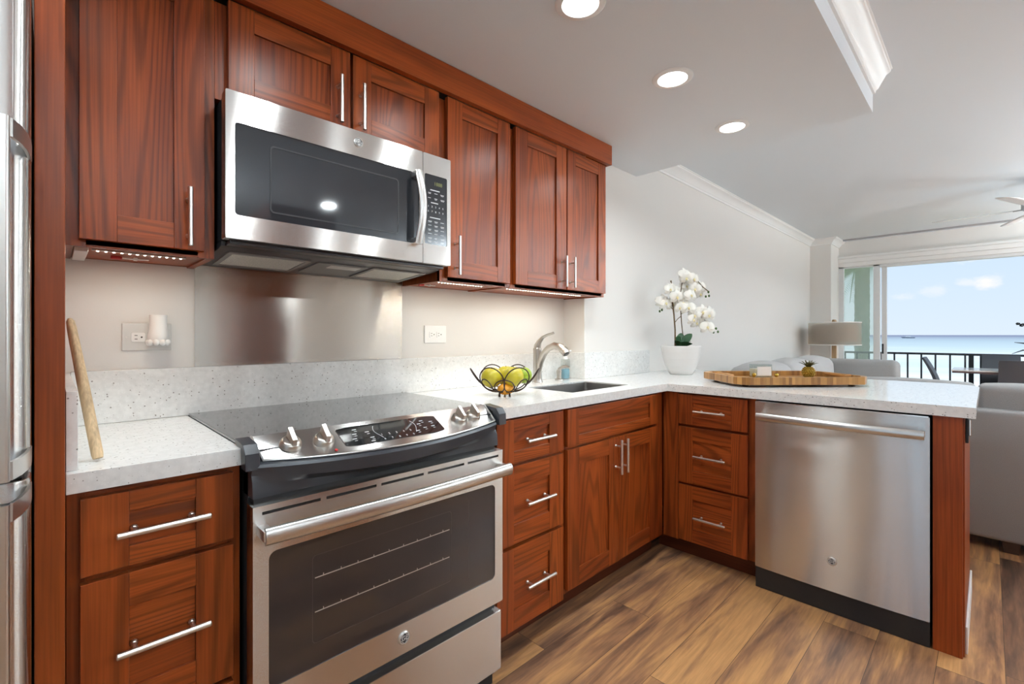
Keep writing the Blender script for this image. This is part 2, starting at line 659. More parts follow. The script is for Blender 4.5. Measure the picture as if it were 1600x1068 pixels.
M['tray_in'] = wood('bamboo_tray_board', 'y', (0.50, 0.26, 0.09), (0.38, 0.17, 0.05), line=0.2, rough=0.35)
M['palewood'] = wood('pale_dowel_wood', 'z', (0.62, 0.45, 0.27), (0.52, 0.36, 0.20), line=0.2, rough=0.5, coat=0)
M['tanwood'] = wood('tan_lamp_wood', 'z', (0.55, 0.36, 0.20), (0.46, 0.29, 0.15), line=0.15, rough=0.5, coat=0)
M['gold'] = plain('gilded_resin', (0.36, 0.23, 0.035), 0.32, 0.8, noise=0.25, nscale=120)
M['goldgreen'] = plain('gilded_green_leaf', (0.09, 0.085, 0.025), 0.4, 0.4, noise=0.2, nscale=120)
M['wax'] = plain('cream_wax', (0.82, 0.72, 0.58), 0.5, noise=0.02, nscale=30)
M['clear'] = glass_mat('clear_plastic', (0.90, 0.93, 0.92), 0.08, 0.05)
M['blue'] = plain('blue_soap', (0.22, 0.42, 0.52), 0.2, noise=0.03, nscale=20)
M['pane'] = glass_mat('green_tinted_pane', (0.95, 0.97, 0.94), 0.03, veil=0.20, veil_col=(1.0, 1.0, 0.86))
M['haze'] = glass_mat('shade_sheer', (0.80, 0.78, 0.74), 0.0, veil=0.30, veil_col=(0.85, 0.82, 0.78))
M['shade_in'] = fabric('taupe_shade', (0.46, 0.40, 0.36), 0.05, 300)
M['rim'] = plain('white_rim', (0.80, 0.79, 0.77), 0.5, noise=0.02, nscale=30)
M['alu'] = plain('white_aluminium', (0.76, 0.78, 0.79), 0.4, 0.1, noise=0.02, nscale=30)
M['rail'] = plain('black_railing_paint', (0.006, 0.008, 0.012), 0.5, noise=0.1, nscale=30)
M['chair'] = plain('charcoal_leather', (0.045, 0.048, 0.058), 0.45, noise=0.08, nscale=60)
M['table'] = plain('white_table_top', (0.82, 0.80, 0.79), 0.15, noise=0.02, nscale=20)
M['table_edge'] = plain('dark_table_edge', (0.10, 0.06, 0.06), 0.4, noise=0.1, nscale=40)
M['silver'] = plain('silver_grey_fan', (0.42, 0.42, 0.43), 0.35, 0.5, noise=0.03, nscale=60)
M['fanwhite'] = plain('white_fan_blade', (0.88, 0.88, 0.88), 0.4, noise=0.02, nscale=40)
M['lamp_on'] = plain('lit_lamp_lens', (0.9, 0.9, 0.9), 0.4, noise=0.01, nscale=10, emis=(1.0, 0.97, 0.92), estr=9)
M['led_on'] = plain('lit_led', (0.9, 0.9, 0.9), 0.4, noise=0.01, nscale=10, emis=(1.0, 0.92, 0.80), estr=9)
M['tape'] = plain('led_tape', (0.55, 0.52, 0.48), 0.5, noise=0.05, nscale=200)
M['red'] = plain('red_connector', (0.45, 0.02, 0.02), 0.4, noise=0.05, nscale=60)
M['rawedge'] = plain('raw_board_edge', (0.62, 0.50, 0.40), 0.7, noise=0.1, nscale=120)
M['print'] = plain('pale_print', (0.62, 0.63, 0.64), 0.5, noise=0.02, nscale=60)
M['dimprint'] = plain('dim_display_segments', (0.10, 0.11, 0.03), 0.5, noise=0.02, nscale=60, emis=(0.5, 0.55, 0.10), estr=0.12)
M['mesh'] = plain('metal_filter_mesh', (0.72, 0.69, 0.63), 0.5, 0.25, noise=0.75, nscale=420, bump=0.8)
M['palm'] = plain('palm_trunk_bark', (0.25, 0.26, 0.19), 0.9, noise=0.3, nscale=6, bump=0.6)
M['frond'] = plain('palm_frond_green', (0.16, 0.30, 0.12), 0.6, noise=0.3, nscale=4)
M['boat'] = plain('dark_boat_hull', (0.12, 0.15, 0.20), 0.5, noise=0.05, nscale=1)
M['boatw'] = plain('white_boat_cabin', (0.8, 0.8, 0.8), 0.5, noise=0.05, nscale=1)
M['sea'] = sea_mat()
M['concrete'] = plain('grey_lanai_tile', (0.50, 0.48, 0.46), 0.6, noise=0.06, nscale=12)
M['brownfoot'] = plain('dark_brown_foot', (0.055, 0.03, 0.02), 0.45, noise=0.2, nscale=30)
M['oventrim'] = plain('oven_inner_frame', (0.05, 0.04, 0.038), 0.25, noise=0.1, nscale=50)
M['rackwire'] = plain('oven_rack_wire', (0.42, 0.36, 0.31), 0.4, 0.3, noise=0.05, nscale=60)


# ------------------------------------------------------------------ mesh helpers
class MB:
    def __init__(self):
        self.bm = bmesh.new()

    def box(self, x0, x1, y0, y1, z0, z1, mi=0, bev=0.0, seg=2):
        x0, x1 = min(x0, x1), max(x0, x1)
        y0, y1 = min(y0, y1), max(y0, y1)
        z0, z1 = min(z0, z1), max(z0, z1)
        bm = self.bm
        v = [bm.verts.new((x, y, z)) for x in (x0, x1) for y in (y0, y1) for z in (z0, z1)]
        fs = []
        for q in ((0, 1, 3, 2), (4, 6, 7, 5), (0, 4, 5, 1), (2, 3, 7, 6), (0, 2, 6, 4), (1, 5, 7, 3)):
            f = bm.faces.new([v[i] for i in q])
            f.material_index = mi
            fs.append(f)
        if bev:
            es = list({e for f in fs for e in f.edges})
            r = bmesh.ops.bevel(bm, geom=es, offset=bev, segments=seg, profile=0.5, affect='EDGES')
            for f in r['faces']:
                f.material_index = mi
        return self

    def prism(self, poly, h0, h1, axis='z', mi=0, bev=0.0, seg=2):
        """poly 2D -> extruded along axis. axis z: (x,y); y: (x,z); x: (y,z)"""
        bm = self.bm

        def P(a, b, h):
            return {'z': (a, b, h), 'y': (a, h, b), 'x': (h, a, b)}[axis]
        lo = [bm.verts.new(P(a, b, h0)) for a, b in poly]
        hi = [bm.verts.new(P(a, b, h1)) for a, b in poly]
        n = len(poly)
        fs = [bm.faces.new(lo[::-1]), bm.faces.new(hi)]
        for i in range(n):
            fs.append(bm.faces.new([lo[i], lo[(i + 1) % n], hi[(i + 1) % n], hi[i]]))
        for f in fs:
            f.material_index = mi
        if bev:
            es = [e for e in {e for f in fs[:2] for e in f.edges}]
            r = bmesh.ops.bevel(bm, geom=es, offset=bev, segments=seg, profile=0.5, affect='EDGES')
            for f in r['faces']:
                f.material_index = mi
        bmesh.ops.recalc_face_normals(bm, faces=[f for f in fs if f.is_valid])
        return self

    def ring_prism(self, outer, inner, h0, h1, axis='z', mi=0):
        """frame between two outlines with the same number of points"""
        bm = self.bm

        def P(a, b, h):
            return {'z': (a, b, h), 'y': (a, h, b), 'x': (h, a, b)}[axis]
        n = len(outer)
        o0 = [bm.verts.new(P(a, b, h0)) for a, b in outer]
        o1 = [bm.verts.new(P(a, b, h1)) for a, b in outer]
        i0 = [bm.verts.new(P(a, b, h0)) for a, b in inner]
        i1 = [bm.verts.new(P(a, b, h1)) for a, b in inner]
        fs = []
        for k in range(n):
            j = (k + 1) % n
            for q in ((o0[k], o0[j], o1[j], o1[k]), (i0[k], i1[k], i1[j], i0[j]), (o0[k], i0[k], i0[j], o0[j]), (o1[k], o1[j], i1[j], i1[k])):
                f = bm.faces.new(q)
                f.material_index = mi
                fs.append(f)
        bmesh.ops.recalc_face_normals(bm, faces=fs)
        return self

    def tube(self, pts, r, seg=10, closed=False, mi=0, cap=True, flat=None):
        """sweep a circle (or an ellipse: flat=(a,b,up)) along points; r number or list"""
        bm = self.bm
        pts = [Vector(p) for p in pts]
        n = len(pts)
        rs = r if isinstance(r, (list, tuple)) else [r] * n
        rings = []
        up0 = None
        for i, p in enumerate(pts):
            if closed:
                t = pts[(i + 1) % n] - pts[i - 1]
            else:
                t = pts[min(i + 1, n - 1)] - pts[max(i - 1, 0)]
            t.normalize()
            if flat:
                u = Vector(flat[2])
                u = (u - t * u.dot(t)).normalized()
            elif up0 is None:
                u = t.orthogonal().normalized()
            else:
                u = (up0 - t * up0.dot(t)).normalized()
            up0 = u
            w = t.cross(u)
            a, c = (flat[0], flat[1]) if flat else (1, 1)
            rings.append([bm.verts.new(p + rs[i] * (u * math.cos(2 * PI * k / seg) * a + w * math.sin(2 * PI * k / seg) * c)) for k in range(seg)])
        fs = []
        m = n if closed else n - 1
        for i in range(m):
            A, B = rings[i], rings[(i + 1) % n]
            for k in range(seg):
                fs.append(bm.faces.new([A[k], A[(k + 1) % seg], B[(k + 1) % seg], B[k]]))
        if cap and not closed:
            fs.append(bm.faces.new(rings[0][::-1]))
            fs.append(bm.faces.new(rings[-1]))
        for f in fs:
            f.material_index = mi
        bmesh.ops.recalc_face_normals(bm, faces=fs)
        return self

    def cyl(self, p0, p1, r, seg=20, mi=0):
        return self.tube([p0, p1], r, seg, mi=mi)

    def lathe(self, prof, c=(0, 0, 0), seg=32, mi=0, closed_ends=True, sq=0.0):
        bm = self.bm
        rings = []
        for r, z in prof:
            ring = []
            for k in range(seg):
                a = 2 * PI * k / seg
                rr = r
                if sq:
                    rr = r * (1 + sq * (1 - abs(math.cos(2 * a)) ** 0.5) * 0.5)
                ring.append(bm.verts.new((c[0] + rr * math.cos(a), c[1] + rr * math.sin(a), c[2] + z)))
            rings.append(ring)
        fs = []
        for i in range(len(rings) - 1):
            A, B = rings[i], rings[i + 1]
            for k in range(seg):
                fs.append(bm.faces.new([A[k], A[(k + 1) % seg], B[(k + 1) % seg], B[k]]))
        if closed_ends:
            fs.append(bm.faces.new(rings[0][::-1]))
            fs.append(bm.faces.new(rings[-1]))
        for f in fs:
            f.material_index = mi
        return self

    def ball(self, c, rx, ry=None, rz=None, seg=20, rings=12, mi=0, rot=None):
        ry = ry or rx
        rz = rz or rx
        mat = Matrix.Translation(c)
        if rot:
            mat = mat @ rot
        mat = mat @ Matrix.Diagonal((rx, ry, rz, 1))
        r = bmesh.ops.create_uvsphere(self.bm, u_segments=seg, v_segments=rings, radius=1, matrix=mat)
        for f in {f for v in r['verts'] for f in v.link_faces}:
            f.material_index = mi
        return self

    def quad(self, pts, mi=0):
        f = self.bm.faces.new([self.bm.verts.new(p) for p in pts])
        f.material_index = mi
        return self

    def grid(self, fn, nu, nv, mi=0):
        bm = self.bm
        V = [[bm.verts.new(fn(i / nu, j / nv)) for j in range(nv + 1)] for i in range(nu + 1)]
        for i in range(nu):
            for j in range(nv):
                f = bm.faces.new([V[i][j], V[i + 1][j], V[i + 1][j + 1], V[i][j + 1]])
                f.material_index = mi
        return self


def root_loc(o):
    while o is not None:
        if 'rootloc' in o:
            return Vector(o['rootloc'])
        o = o.parent
    return Vector((0, 0, 0))


ROOTLOC = {}


def build(name, mb, mats, parent=None, local=False, smooth=True, angle=35, subsurf=0):
    bm = mb.bm
    if parent is not None and not local:
        r = parent
        while r.parent is not None:
            r = r.parent
        bmesh.ops.translate(bm, verts=bm.verts, vec=-ROOTLOC.get(r.name, Vector((0, 0, 0))))
    uv = bm.loops.layers.uv.new('UVMap')
    for f in bm.faces:
        n = f.normal if f.normal.length else Vector((0, 0, 1))
        f.normal_update()
        n = f.normal
        ax = max(range(3), key=lambda i: abs(n[i]))
        for l in f.loops:
            c = l.vert.co
            l[uv].uv = {0: (c.y, c.z), 1: (c.x, c.z), 2: (c.x, c.y)}[ax]
    me = bpy.data.meshes.new(name)
    bm.to_mesh(me)
    bm.free()
    for m in (mats if isinstance(mats, (list, tuple)) else [mats]):
        me.materials.append(M[m] if isinstance(m, str) else m)
    if smooth:
        me.shade_smooth()
        me.set_sharp_from_angle(angle=math.radians(angle))
    o = bpy.data.objects.new(name, me)
    COL.objects.link(o)
    if parent is not None:
        o.parent = parent
    if smooth and angle < 60:
        wn_ = o.modifiers.new('weighted_normal', 'WEIGHTED_NORMAL')
        wn_.keep_sharp = True
    if subsurf:
        s = o.modifiers.new('subdivision', 'SUBSURF')
        s.levels = s.render_levels = subsurf
    return o


def thing(name, label, cat, loc=(0, 0, 0), rz=0.0, group=None):
    o = bpy.data.objects.new(name, None)
    o.empty_display_size = 0.05
    COL.objects.link(o)
    o.location = loc
    o.rotation_euler = (0, 0, rz)
    ROOTLOC[o.name] = Vector(loc)
    o['label'] = label
    o['category'] = cat
    if group:
        o['group'] = group
    return o


def tag(o, label, cat, group=None, kind=None):
    o['label'] = label
    o['category'] = cat
    if group:
        o['group'] = group
    if kind:
        o['kind'] = kind
    return o


def struct(name, mb, mats, **kw):
    o = build(name, mb, mats, **kw)
    o['kind'] = 'structure'
    return o


def copy_tree(src, parent=None):
    c = src.copy()
    COL.objects.link(c)
    if parent is not None:
        c.parent = parent
    for ch in list(src.children):
        copy_tree(ch, c)
    if src.name in ROOTLOC:
        ROOTLOC[c.name] = ROOTLOC[src.name].copy()
    return c


def rounded(x0, x1, z0, z1, r, n=5):
    pts = []
    for cx, cz, a0 in ((x1 - r, z1 - r, 0), (x0 + r, z1 - r, 90), (x0 + r, z0 + r, 180), (x1 - r, z0 + r, 270)):
        for k in range(n + 1):
            a = math.radians(a0 + 90 * k / n)
            pts.append((cx + r * math.cos(a), cz + r * math.sin(a)))
    return pts


def rect_like(x0, x1, z0, z1, n=5):
    """rectangle outline with as many points as rounded()"""
    pts = []
    for cx, cz in ((x1, z1), (x0, z1), (x0, z0), (x1, z0)):
        pts += [(cx, cz)] * (n + 1)
    # spread duplicates a hair so faces stay valid
    return [(a + 1e-5 * (i % (n + 1)) * (1 if a == x0 else -1) * 0, b) for i, (a, b) in enumerate(pts)]


def text_mesh(txt, size, origin, right, up, depth=0.0006, shear=0.0):
    cu = bpy.data.curves.new('t', 'FONT')
    cu.body = txt
    cu.size = size
    cu.align_x = 'CENTER'
    cu.align_y = 'CENTER'
    cu.extrude = depth
    cu.shear = shear
    cu.resolution_u = 3
    o = bpy.data.objects.new('t', cu)
    COL.objects.link(o)
    dg = bpy.context.evaluated_depsgraph_get()
    me = bpy.data.meshes.new_from_object(o.evaluated_get(dg))
    bpy.data.objects.remove(o)
    R, U = Vector(right).normalized(), Vector(up).normalized()
    Nn = R.cross(U)
    mat = Matrix((R, U, Nn)).transposed().to_4x4()
    mat.translation = Vector(origin)
    me.transform(mat)
    mb = MB()
    mb.bm.from_mesh(me)
    bpy.data.meshes.remove(me)
    return mb


def merge_into(mb, other):
    tmp = bpy.data.meshes.new('tmp')
    other.bm.to_mesh(tmp)
    other.bm.free()
    mb.bm.from_mesh(tmp)
    bpy.data.meshes.remove(tmp)
    return mb


# axis helper: u along the run, d into the cabinet, for fronts facing -Y ('Y') or -X ('X')
def fbox(mb, ax, u0, u1, d0, d1, z0, z1, mi=0, bev=0.0):
    if ax == 'Y':
        mb.box(u0, u1, d0, d1, z0, z1, mi, bev)
    else:
        mb.box(d0, d1, u0, u1, z0, z1, mi, bev)


def fpt(ax, u, d, z):
    return (u, d, z) if ax == 'Y' else (d, u, z)


def shaker(name, parent, ax, u0, u1, z0, z1, front, st=0.075, rt=0.075, horizontal=False, thick=0.020, mats=None):
    """frame and panel front: stiles upright, rails across, recessed panel"""
    mb = MB()
    b = 0.0012
    rec = 0.008
    fbox(mb, ax, u0, u0 + st, front, front + thick, z0, z1, 0, b)
    fbox(mb, ax, u1 - st, u1, front, front + thick, z0, z1, 0, b)
    fbox(mb, ax, u0 + st, u1 - st, front + 0.0003, front + thick, z1 - rt, z1, 1, b)
    fbox(mb, ax, u0 + st, u1 - st, front + 0.0003, front + thick, z0, z0 + rt, 1, b)
    fbox(mb, ax, u0 + st - 0.004, u1 - st + 0.004, front + rec, front + thick - 0.002, z0 + rt - 0.004, z1 - rt + 0.004, 1 if horizontal else 0)
    return build(name, mb, mats or ['wz', 'wx' if ax == 'Y' else 'wy'], parent)


def pull(parent, ax, u, z, front, length=0.158, vertical=False, r=0.0062, off=0.034):
    mb = MB()
    d = front - off
    h = length / 2
    if vertical:
        a, b_ = fpt(ax, u, d, z - h), fpt(ax, u, d, z + h)
        posts = [(u, z - h * 0.62), (u, z + h * 0.62)]
    else:
        a, b_ = fpt(ax, u - h, d, z), fpt(ax, u + h, d, z)
        posts = [(u - h * 0.62, z), (u + h * 0.62, z)]
    A, B = Vector(a), Vector(b_)
    t = (B - A).normalized()
    mb.tube([A, A + t * 0.0015, B - t * 0.0015, B], [r * 0.8, r, r, r * 0.8], 14)
    for pu, pz in posts:
        mb.tube([fpt(ax, pu, front + 0.001, pz), fpt(ax, pu, front - 0.004, pz), fpt(ax, pu, front - 0.006, pz), fpt(ax, pu, d, pz)], [0.007, 0.006, 0.0042, 0.0042], 10)
    return build('handle', mb, 'nickel', parent)


def badge(parent, c, ax, r=0.0165, dark=True):
    """round bright badge with a dark script monogram"""
    mb = MB()
    c = Vector(c)
    nrm = Vector((0, -1, 0)) if ax == 'Y' else Vector((-1, 0, 0))
    right = Vector((1, 0, 0)) if ax == 'Y' else Vector((0, -1, 0))
    up = Vector((0, 0, 1))
    mb.tube([c, c + nrm * 0.0025, c + nrm * 0.004, c + nrm * 0.0034], [r, r, r * 0.88, r * 0.80], 32)
    o = build('badge', mb, 'steel_soft', parent)
    if dark:
        mb = MB()
        mb.tube([c + nrm * 0.0036, c + nrm * 0.0041], r * 0.82, 32)
        build('badge_face', mb, 'slate', o)
    ring = MB()
    for rr in (0.78,):
        ring.tube([c + nrm * 0.0040 + right * math.cos(a) * r * rr + up * math.sin(a) * r * rr for a in [2 * PI * k / 32 for k in range(32)]], r * 0.035, 6, closed=True)
    # four curls around the rim
    for k in range(4):
        a0 = PI / 4 + k * PI / 2
        pts = []
        for j in range(10):
            a = a0 - 0.5 + j / 9
            rr = 0.70 - 0.13 * math.sin(PI * j / 9)
            pts.append(c + nrm * 0.0042 + right * math.cos(a) * r * rr + up * math.sin(a) * r * rr)
        ring.tube(pts, r * 0.04, 6)
    merge_into(ring, text_mesh('GE', r * 1.0, c + nrm * 0.0042, right, up, 0.0004, 0.25))
    build('monogram', ring, 'rim' if dark else 'black', o)
    return o


# ------------------------------------------------------------------ the room
WALL = 1.835           # kitchen wall
JOG = 1.68             # living wall plane
CT = 0.915             # counter height
SOF, CEI = 2.252, 2.44
XW = 7.70              # glass wall
YB = -2.7              # wall behind
XL = -1.0

f = MB()
f.box(XL, 7.95, YB, WALL + 0.1, -0.10, 0.0)
struct('floor', f, 'floor')
w = MB()
w.box(XL - 0.1, 2.25, WALL, WALL + 0.12, 0, CEI)
struct('wall_back', w, 'wall')
w = MB()
w.prism([(2.25, WALL + 0.12), (2.25, JOG), (7.25, JOG), (7.25, 1.442), (XW + 0.12, 1.442), (XW + 0.12, WALL + 0.12)], 0, CEI)
struct('wall_far_side', w, 'wall')
w = MB()
w.box(XL - 0.1, XL, 0.56, WALL, 0, CEI)
w.box(XL - 0.1, XL, YB, -0.30, 0, CEI)
w.box(XL - 0.1, XL, -0.30, 0.56, 2.08, CEI)
struct('wall_left', w, 'wall')
w = MB()
w.ring_prism([(-0.36, -0.001), (0.62, -0.001), (0.62, 2.14), (-0.36, 2.14)], [(-0.28, -0.001), (0.54, -0.001), (0.54, 2.06), (-0.28, 2.06)], XL - 0.02, XL + 0.015, 'x')
struct('added_doorway', w, 'trim')  # opening and casing added out of view for daylight and streaks on the steel
w = MB()
w.box(XL - 0.1, XW + 0.12, YB - 0.1, YB, 0, CEI)
struct('wall_right', w, 'wall')
c = MB()
c.box(XL - 0.1, XW + 0.12, YB - 0.1, WALL + 0.12, CEI, CEI + 0.1)
struct('ceiling', c, 'ceil')
c = MB()
c.box(XL, 2.836, 0.394, WALL, SOF, CEI)
struct('ceiling_soffit', c, 'ceil')
w = MB()
w.box(XW, XW + 0.12, YB, 1.442, 2.106, CEI)
struct('wall_front_header', w, 'wall')


def crown(name, path, h=0.078, d=0.075):
    """crown moulding swept along a mitred path under the ceiling; the room lies to the right of the path"""
    prof = [(0, -h), (0.010, -h), (0.012, -h + 0.012), (0.022, -h + 0.020), (0.034, -h + 0.042), (0.052, -0.026), (d - 0.008, -0.018), (d - 0.006, -0.008), (d, -0.006), (d, -0.0005), (0, -0.0005)]
    mb = MB()
    P = [Vector(p) for p in path]
    nrm = []
    for k in range(len(P) - 1):
        t_ = (P[k + 1] - P[k]).normalized()
        nrm.append(Vector((t_.y, -t_.x)))
    rings = []
    for k, p in enumerate(P):
        if k == 0 or k == len(P) - 1:
            o = nrm[0] if k == 0 else nrm[-1]
        else:
            o = (nrm[k - 1] + nrm[k]) / (1 + nrm[k - 1].dot(nrm[k]))
        rings.append([mb.bm.verts.new((p.x + o.x * a, p.y + o.y * a, CEI + q)) for a, q in prof])
    n = len(prof)
    fs = [mb.bm.faces.new(rings[0][::-1]), mb.bm.faces.new(rings[-1])]
    for A, B in zip(rings, rings[1:]):
        for i in range(n):
            fs.append(mb.bm.faces.new([A[i], A[(i + 1) % n], B[(i + 1) % n], B[i]]))
    bmesh.ops.recalc_face_normals(mb.bm, faces=fs)
    return struct(name, mb, 'trim')


crown('trim_1', [(2.836, JOG), (7.25, JOG), (7.25, 1.442), (XW - 0.001, 1.442)])
hc = MB()
for d_, z0, z1 in ((0.030, 2.095, 2.150), (0.045, 2.150, 2.205), (0.060, 2.205, 2.236)):
    hc.box(XW - d_, XW - 0.0005, YB, 1.441, z0, z1, bev=0.004)
struct('trim_3', hc, 'trim')
crown('trim_2', [(XL, 0.394), (2.836, 0.394)], h=0.10, d=0.075)
t = MB()
t.box(7.50, 7.53, YB, 1.36, CEI - 0.020, CEI, bev=0.003)
tag(build('curtain_track', t, 'silver'), 'thin grey curtain track on the ceiling in front of the window wall', 'curtain track')
# baseboard on the living wall
t = MB()
t.box(3.45, 7.25, JOG - 0.014, JOG, 0, 0.10, bev=0.004)
struct('baseboard_far_side', t, 'trim')

# window wall: fixed tinted pane at the left, sliding panel stile, open to the right
win = MB()
for (y0, y1) in ((1.385, 1.442), (0.995, 1.062)):
    win.box(XW - 0.01, XW + 0.05, y0, y1, 0, 2.106, bev=0.003)
win.box(XW - 0.01, XW + 0.05, 0.995, 1.442, 2.075, 2.106, bev=0.003)
win.box(XW - 0.01, XW + 0.05, 0.995, 1.442, 0.0, 0.08, bev=0.003)
wo = struct('window_1', win, 'alu')
g = MB()
g.box(XW + 0.015, XW + 0.021, 1.055, 1.39, 0.07, 2.08)
gp = build('pane', g, 'pane', wo, smooth=False)
d = MB()
d.box(XW + 0.055, XW + 0.095, 0.930, 0.985, 0.0, 2.10, bev=0.003)
do = struct('door_1', d, 'alu')
h = MB()
h.box(XW + 0.047, XW + 0.057, 0.962, 0.982, 0.93, 1.06, bev=0.003)
build('latch', h, 'black', do)
hd = MB()
hd.box(XW - 0.01, XW + 0.1, YB, 0.995, 2.06, 2.106, bev=0.004)
struct('window_2', hd, 'alu')

# ------------------------------------------------------------------ refrigerator and its tall panel
pn = MB()
pn.box(-0.0235, 0.016, 1.17, WALL - 0.005, 0.0, SOF - 0.005, bev=0.002)
tag(build('tall_end_panel', pn, 'wz_plain'), 'tall cherry wood panel between the refrigerator and the cabinets', 'panel')

fr = thing('refrigerator', 'stainless steel refrigerator with bowed handles at the left edge', 'refrigerator', (-0.49, 1.4, 0))
b = MB()
b.box(-0.94, -0.027, 1.115, 1.80, 0.02, 1.78, bev=0.006)
build('body', b, 'greyplastic', fr)
for nm, z0, z1, h0, h1 in (('upper_door', 0.966, 1.775, 0.972, 1.478), ('lower_door', 0.10, 0.951, 0.27, 0.940)):
    b = MB()
    poly = [(-0.935, 1.108), (-0.935, 1.05), (-0.90, 1.035), (-0.075, 1.035), (-0.045, 1.0385), (-0.031, 1.048), (-0.0255, 1.062), (-0.0255, 1.108)]
    b.prism(poly, z0, z1, 'z', bev=0.004)
    dr = build(nm, b, 'steel', fr)
    g = MB()
    g.box(-0.93, -0.0265, 1.108, 1.116, z0 + 0.01, z1 - 0.01)
    build('gasket', g, 'greyplastic', dr)
    hb = MB()
    hb.prism(rounded(-0.078, -0.0425, 0.945, 0.962, 0.005), h0, h1, 'z')
    for zz in (h0, h1 - 0.026):
        path = [(-0.060, 0.952), (-0.050, 0.952), (-0.042, 0.958), (-0.034, 0.985), (-0.029, 1.015), (-0.0265, 1.045), (-0.0262, 1.075)]
        L_, R_ = [], []
        for i, (px, py) in enumerate(path):
            q0 = path[max(i - 1, 0)]
            q1 = path[min(i + 1, len(path) - 1)]
            tx, ty = q1[0] - q0[0], q1[1] - q0[1]
            l = math.hypot(tx, ty)
            L_.append((px - ty / l * 0.0022, py + tx / l * 0.0022))
            R_.append((px + ty / l * 0.0022, py - tx / l * 0.0022))
        hb.prism(L_ + R_[::-1], zz, zz + 0.026, 'z')
    build('handle', hb, 'steel_soft', dr)
hg = MB()
hg.box(-0.30, -0.034, 1.05, 1.12, 0.953, 0.964, bev=0.002)
build('hinge_strip', hg, 'black', fr)
ft = MB()
ft.box(-0.93, -0.03, 1.10, 1.16, 0.0, 0.09)
build('base_grille', ft, 'dark', fr)


# ------------------------------------------------------------------ upper cabinets
UF, UFR = 1.53, 1.552     # door front, face frame front


def upper(name, label, x0, x1, z0, z1, doors, frame_z0=None, left=True):
    t_ = thing(name, label, 'cabinet', ((x0 + x1) / 2, WALL - 0.15, z0), group='cherry wall cabinets')
    b_ = MB()
    th = 0.018
    e = 0.0004
    b_.box(x0 + e, x0 + th, UFR, WALL - 0.002, z0, z1, 0)
    b_.box(x1 - th, x1 - e, UFR, WALL - 0.002, z0, z1, 0)
    b_.box(x0 + th, x1 - th, UFR, WALL - 0.002, z0 + 0.005, z0 + 0.021, 1)
    b_.box(x0 + th, x1 - th, UFR, WALL - 0.002, z1 - 0.018, z1, 1)
    b_.box(x0 + th, x1 - th, WALL - 0.010, WALL - 0.002, z0 + 0.004, z1, 0)
    build('carcass', b_, ['wz_plain', 'wx_plain', 'rawedge'], t_)
    fr_ = MB()
    lo = doors[0][0] + 0.012 - x0
    hi = x1 - doors[-1][1] + 0.012
    fr_.box(x0 + e, x0 + lo, UFR - 0.0005, UFR + 0.018, z0 - 0.0005, z1, 0, 0.001)
    fr_.box(x1 - hi, x1 - e, UFR - 0.0005, UFR + 0.018, z0 - 0.0005, z1, 0, 0.001)
    fr_.box(x0 + lo, x1 - hi, UFR, UFR + 0.018, z0, z0 + 0.04, 1, 0.001)
    fr_.box(x0 + lo, x1 - hi, UFR, UFR + 0.018, z1 - 0.04, z1, 1, 0.001)
    for k in range(len(doors) - 1):
        fr_.box(doors[k][1] - 0.015, doors[k + 1][0] + 0.015, UFR, UFR + 0.018, z0 + 0.04, z1 - 0.04, 0)
    build('face_frame', fr_, ['wz', 'wx'], t_)
    for (a, c_, dz0, dz1, st, hx, hz) in doors:
        dd = shaker('door', t_, 'Y', a, c_, dz0, dz1, UF, st=st, rt=0.068)
        pull(dd, 'Y', hx, hz, UF, vertical=True)
    return t_


upper('wall_cabinet', 'single door cherry wall cabinet left of the microwave', 0.0175, 0.330, 1.392, 2.13,
      [(0.045, 0.302, 1.408, 2.139, 0.070, 0.263, 1.493)])
upper('wall_cabinet', 'short two door cherry wall cabinet above the microwave', 0.330, 1.112, 1.852, 2.13,
      [(0.360, 0.7265, 1.868, 2.139, 0.068, 0.682, 1.957), (0.7365, 1.096, 1.868, 2.139, 0.068, 0.762, 1.956)])
upper('wall_cabinet', 'single door cherry wall cabinet right of the microwave', 1.112, 1.506, 1.392, 2.13,
      [(1.138, 1.489, 1.410, 2.139, 0.076, 1.174, 1.497)])
upper('wall_cabinet', 'two door cherry wall cabinet at the right end above the sink', 1.506, 2.262, 1.392, 2.13,
      [(1.526, 1.897, 1.410, 2.139, 0.080, 1.858, 1.498), (1.905, 2.250, 1.410, 2.139, 0.070, 1.926, 1.498)])
v = MB()
v.prism([(0.017, 1.503), (2.272, 1.503), (2.272, WALL - 0.002), (2.2635, WALL - 0.002), (2.2635, 1.5285), (0.017, 1.5285)], 2.1405, SOF - 0.003, 'z')
tag(build('cabinet_valance', v, 'wx_plain'), 'long cherry valance board running along the tops of the wall cabinets under the ceiling', 'trim board')


